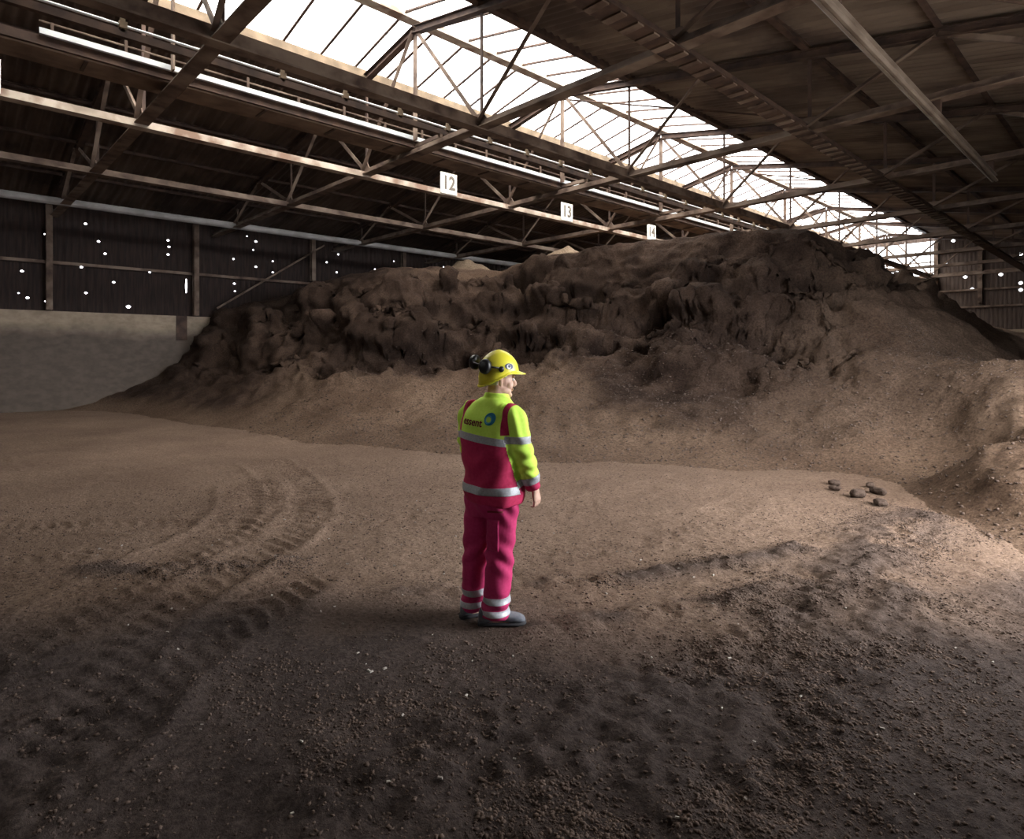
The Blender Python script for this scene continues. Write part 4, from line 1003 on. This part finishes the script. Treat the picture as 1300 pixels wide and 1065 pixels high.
# small round sticker on the right side of the hat
bm = bmesh.new(); bm.from_mesh(hat_o.data); htree = BVHTree.FromBMesh(bm); bm.free()
def sticker(me2, y0, z0, off):
    for v in me2.vertices:
        o = hh(.3, y0 + v.co.x, z0 + v.co.y); d = -HR; hit = htree.ray_cast(o, d); v.co = (hit[0] - d*off) if hit[0] else o + d*.2
    me2.update()
disc = MB(); disc.v = [(0, 0, 0)]; disc.f = []
for j in (1, 2, 3):
    for k in range(24): disc.v.append((.030*j/3*math.cos(2*PI*k/24), .019*j/3*math.sin(2*PI*k/24), 0))
disc.f += [(0, 1+k, 1+(k+1) % 24) for k in range(24)]
for j in (0, 1): disc.f += [(1+j*24+k, 25+j*24+k, 25+j*24+(k+1) % 24, 1+j*24+(k+1) % 24) for k in range(24)]
d1 = disc.mesh('sticker'); sticker(d1, .030, .022, .0015); link_mesh('sticker', d1, M['navy_print'], hat_o)['label'] = 'navy and white sticker'
d2 = crescent(.015, .009, .003, .003, 0); d2.name = 'sticker_mark'; sticker(d2, .026, .020, .003); link_mesh('sticker_mark', d2, M['white_print'], hat_o)
# ------------------------------------------------------------------ daylight and camera
w = bpy.data.worlds.new('overcast_sky'); scn.world = w; w.use_nodes = True
nt = w.node_tree; bg = nt.nodes['Background']
tc = nt.nodes.new('ShaderNodeTexCoord'); sp = nt.nodes.new('ShaderNodeSeparateXYZ'); rp = nt.nodes.new('ShaderNodeValToRGB')
nt.links.new(tc.outputs['Generated'], sp.inputs[0]); nt.links.new(sp.outputs['Z'], rp.inputs['Fac'])
rp.color_ramp.elements[0].position = 0.0; rp.color_ramp.elements[0].color = (0.90, 0.96, 1.05, 1)
rp.color_ramp.elements[1].position = 0.7; rp.color_ramp.elements[1].color = (1.06, 1.0, 0.93, 1)
# the overcast is brighter on the side of the hidden sun, low beyond the loading door
sv = nt.nodes.new('ShaderNodeVectorMath'); sv.operation = 'DOT_PRODUCT'; sv.inputs[1].default_value = (0.88, 0.22, 0.42); nt.links.new(tc.outputs['Generated'], sv.inputs[0])
mr = nt.nodes.new('ShaderNodeMapRange'); mr.interpolation_type = 'SMOOTHSTEP'; mr.inputs['From Min'].default_value = 0.45; mr.inputs['From Max'].default_value = 1.0; mr.inputs['To Min'].default_value = 1.0; mr.inputs['To Max'].default_value = 1.9
nt.links.new(sv.outputs['Value'], mr.inputs['Value']); nt.links.new(mr.outputs['Result'], bg.inputs['Strength'])
nt.links.new(rp.outputs['Color'], bg.inputs['Color'])
def portal(name, loc, rot, sx, sy):
    L = bpy.data.lights.new(name, 'AREA'); L.shape = 'RECTANGLE'; L.size = sx; L.size_y = sy; L.cycles.is_portal = True
    o = bpy.data.objects.new(name, L); COL.objects.link(o); o.location = loc; o.rotation_euler = rot
    return o
portal('door_daylight', (WR + .36, (DY0 + DY1)/2, DZ/2), (0, PI/2, 0), DZ, DY1 - DY0)
portal('skylight_daylight', (XR, (SK0 + Y1)/2, RZ + .40), (0, 0, 0), 4.3, Y1 - SK0)
portal('gable_daylight', ((GX0 + GX1)/2, Y1 + .1, (GZ0 + GZ1)/2), (-PI/2, 0, 0), GX1 - GX0, GZ1 - GZ0)

cam = bpy.data.cameras.new('camera'); co = bpy.data.objects.new('camera', cam); COL.objects.link(co)
co.location = (0, 0, 1.75); co.rotation_euler = (PI/2, 0, THETA)
cam.sensor_fit = 'HORIZONTAL'; cam.sensor_width = 36; cam.lens = 785 / 1300 * 36; cam.shift_y = -82.5 / 1300; cam.clip_start = .05; cam.clip_end = 300
scn.camera = co
scn.view_settings.view_transform = 'Standard'; scn.view_settings.look = 'None'; scn.view_settings.gamma = 1.0; scn.view_settings.use_curve_mapping = False
scn.view_settings.exposure = 3.8
scn.cycles.use_denoising = True
scn.cycles.max_bounces = 10; scn.cycles.diffuse_bounces = 6; scn.cycles.transparent_max_bounces = 12
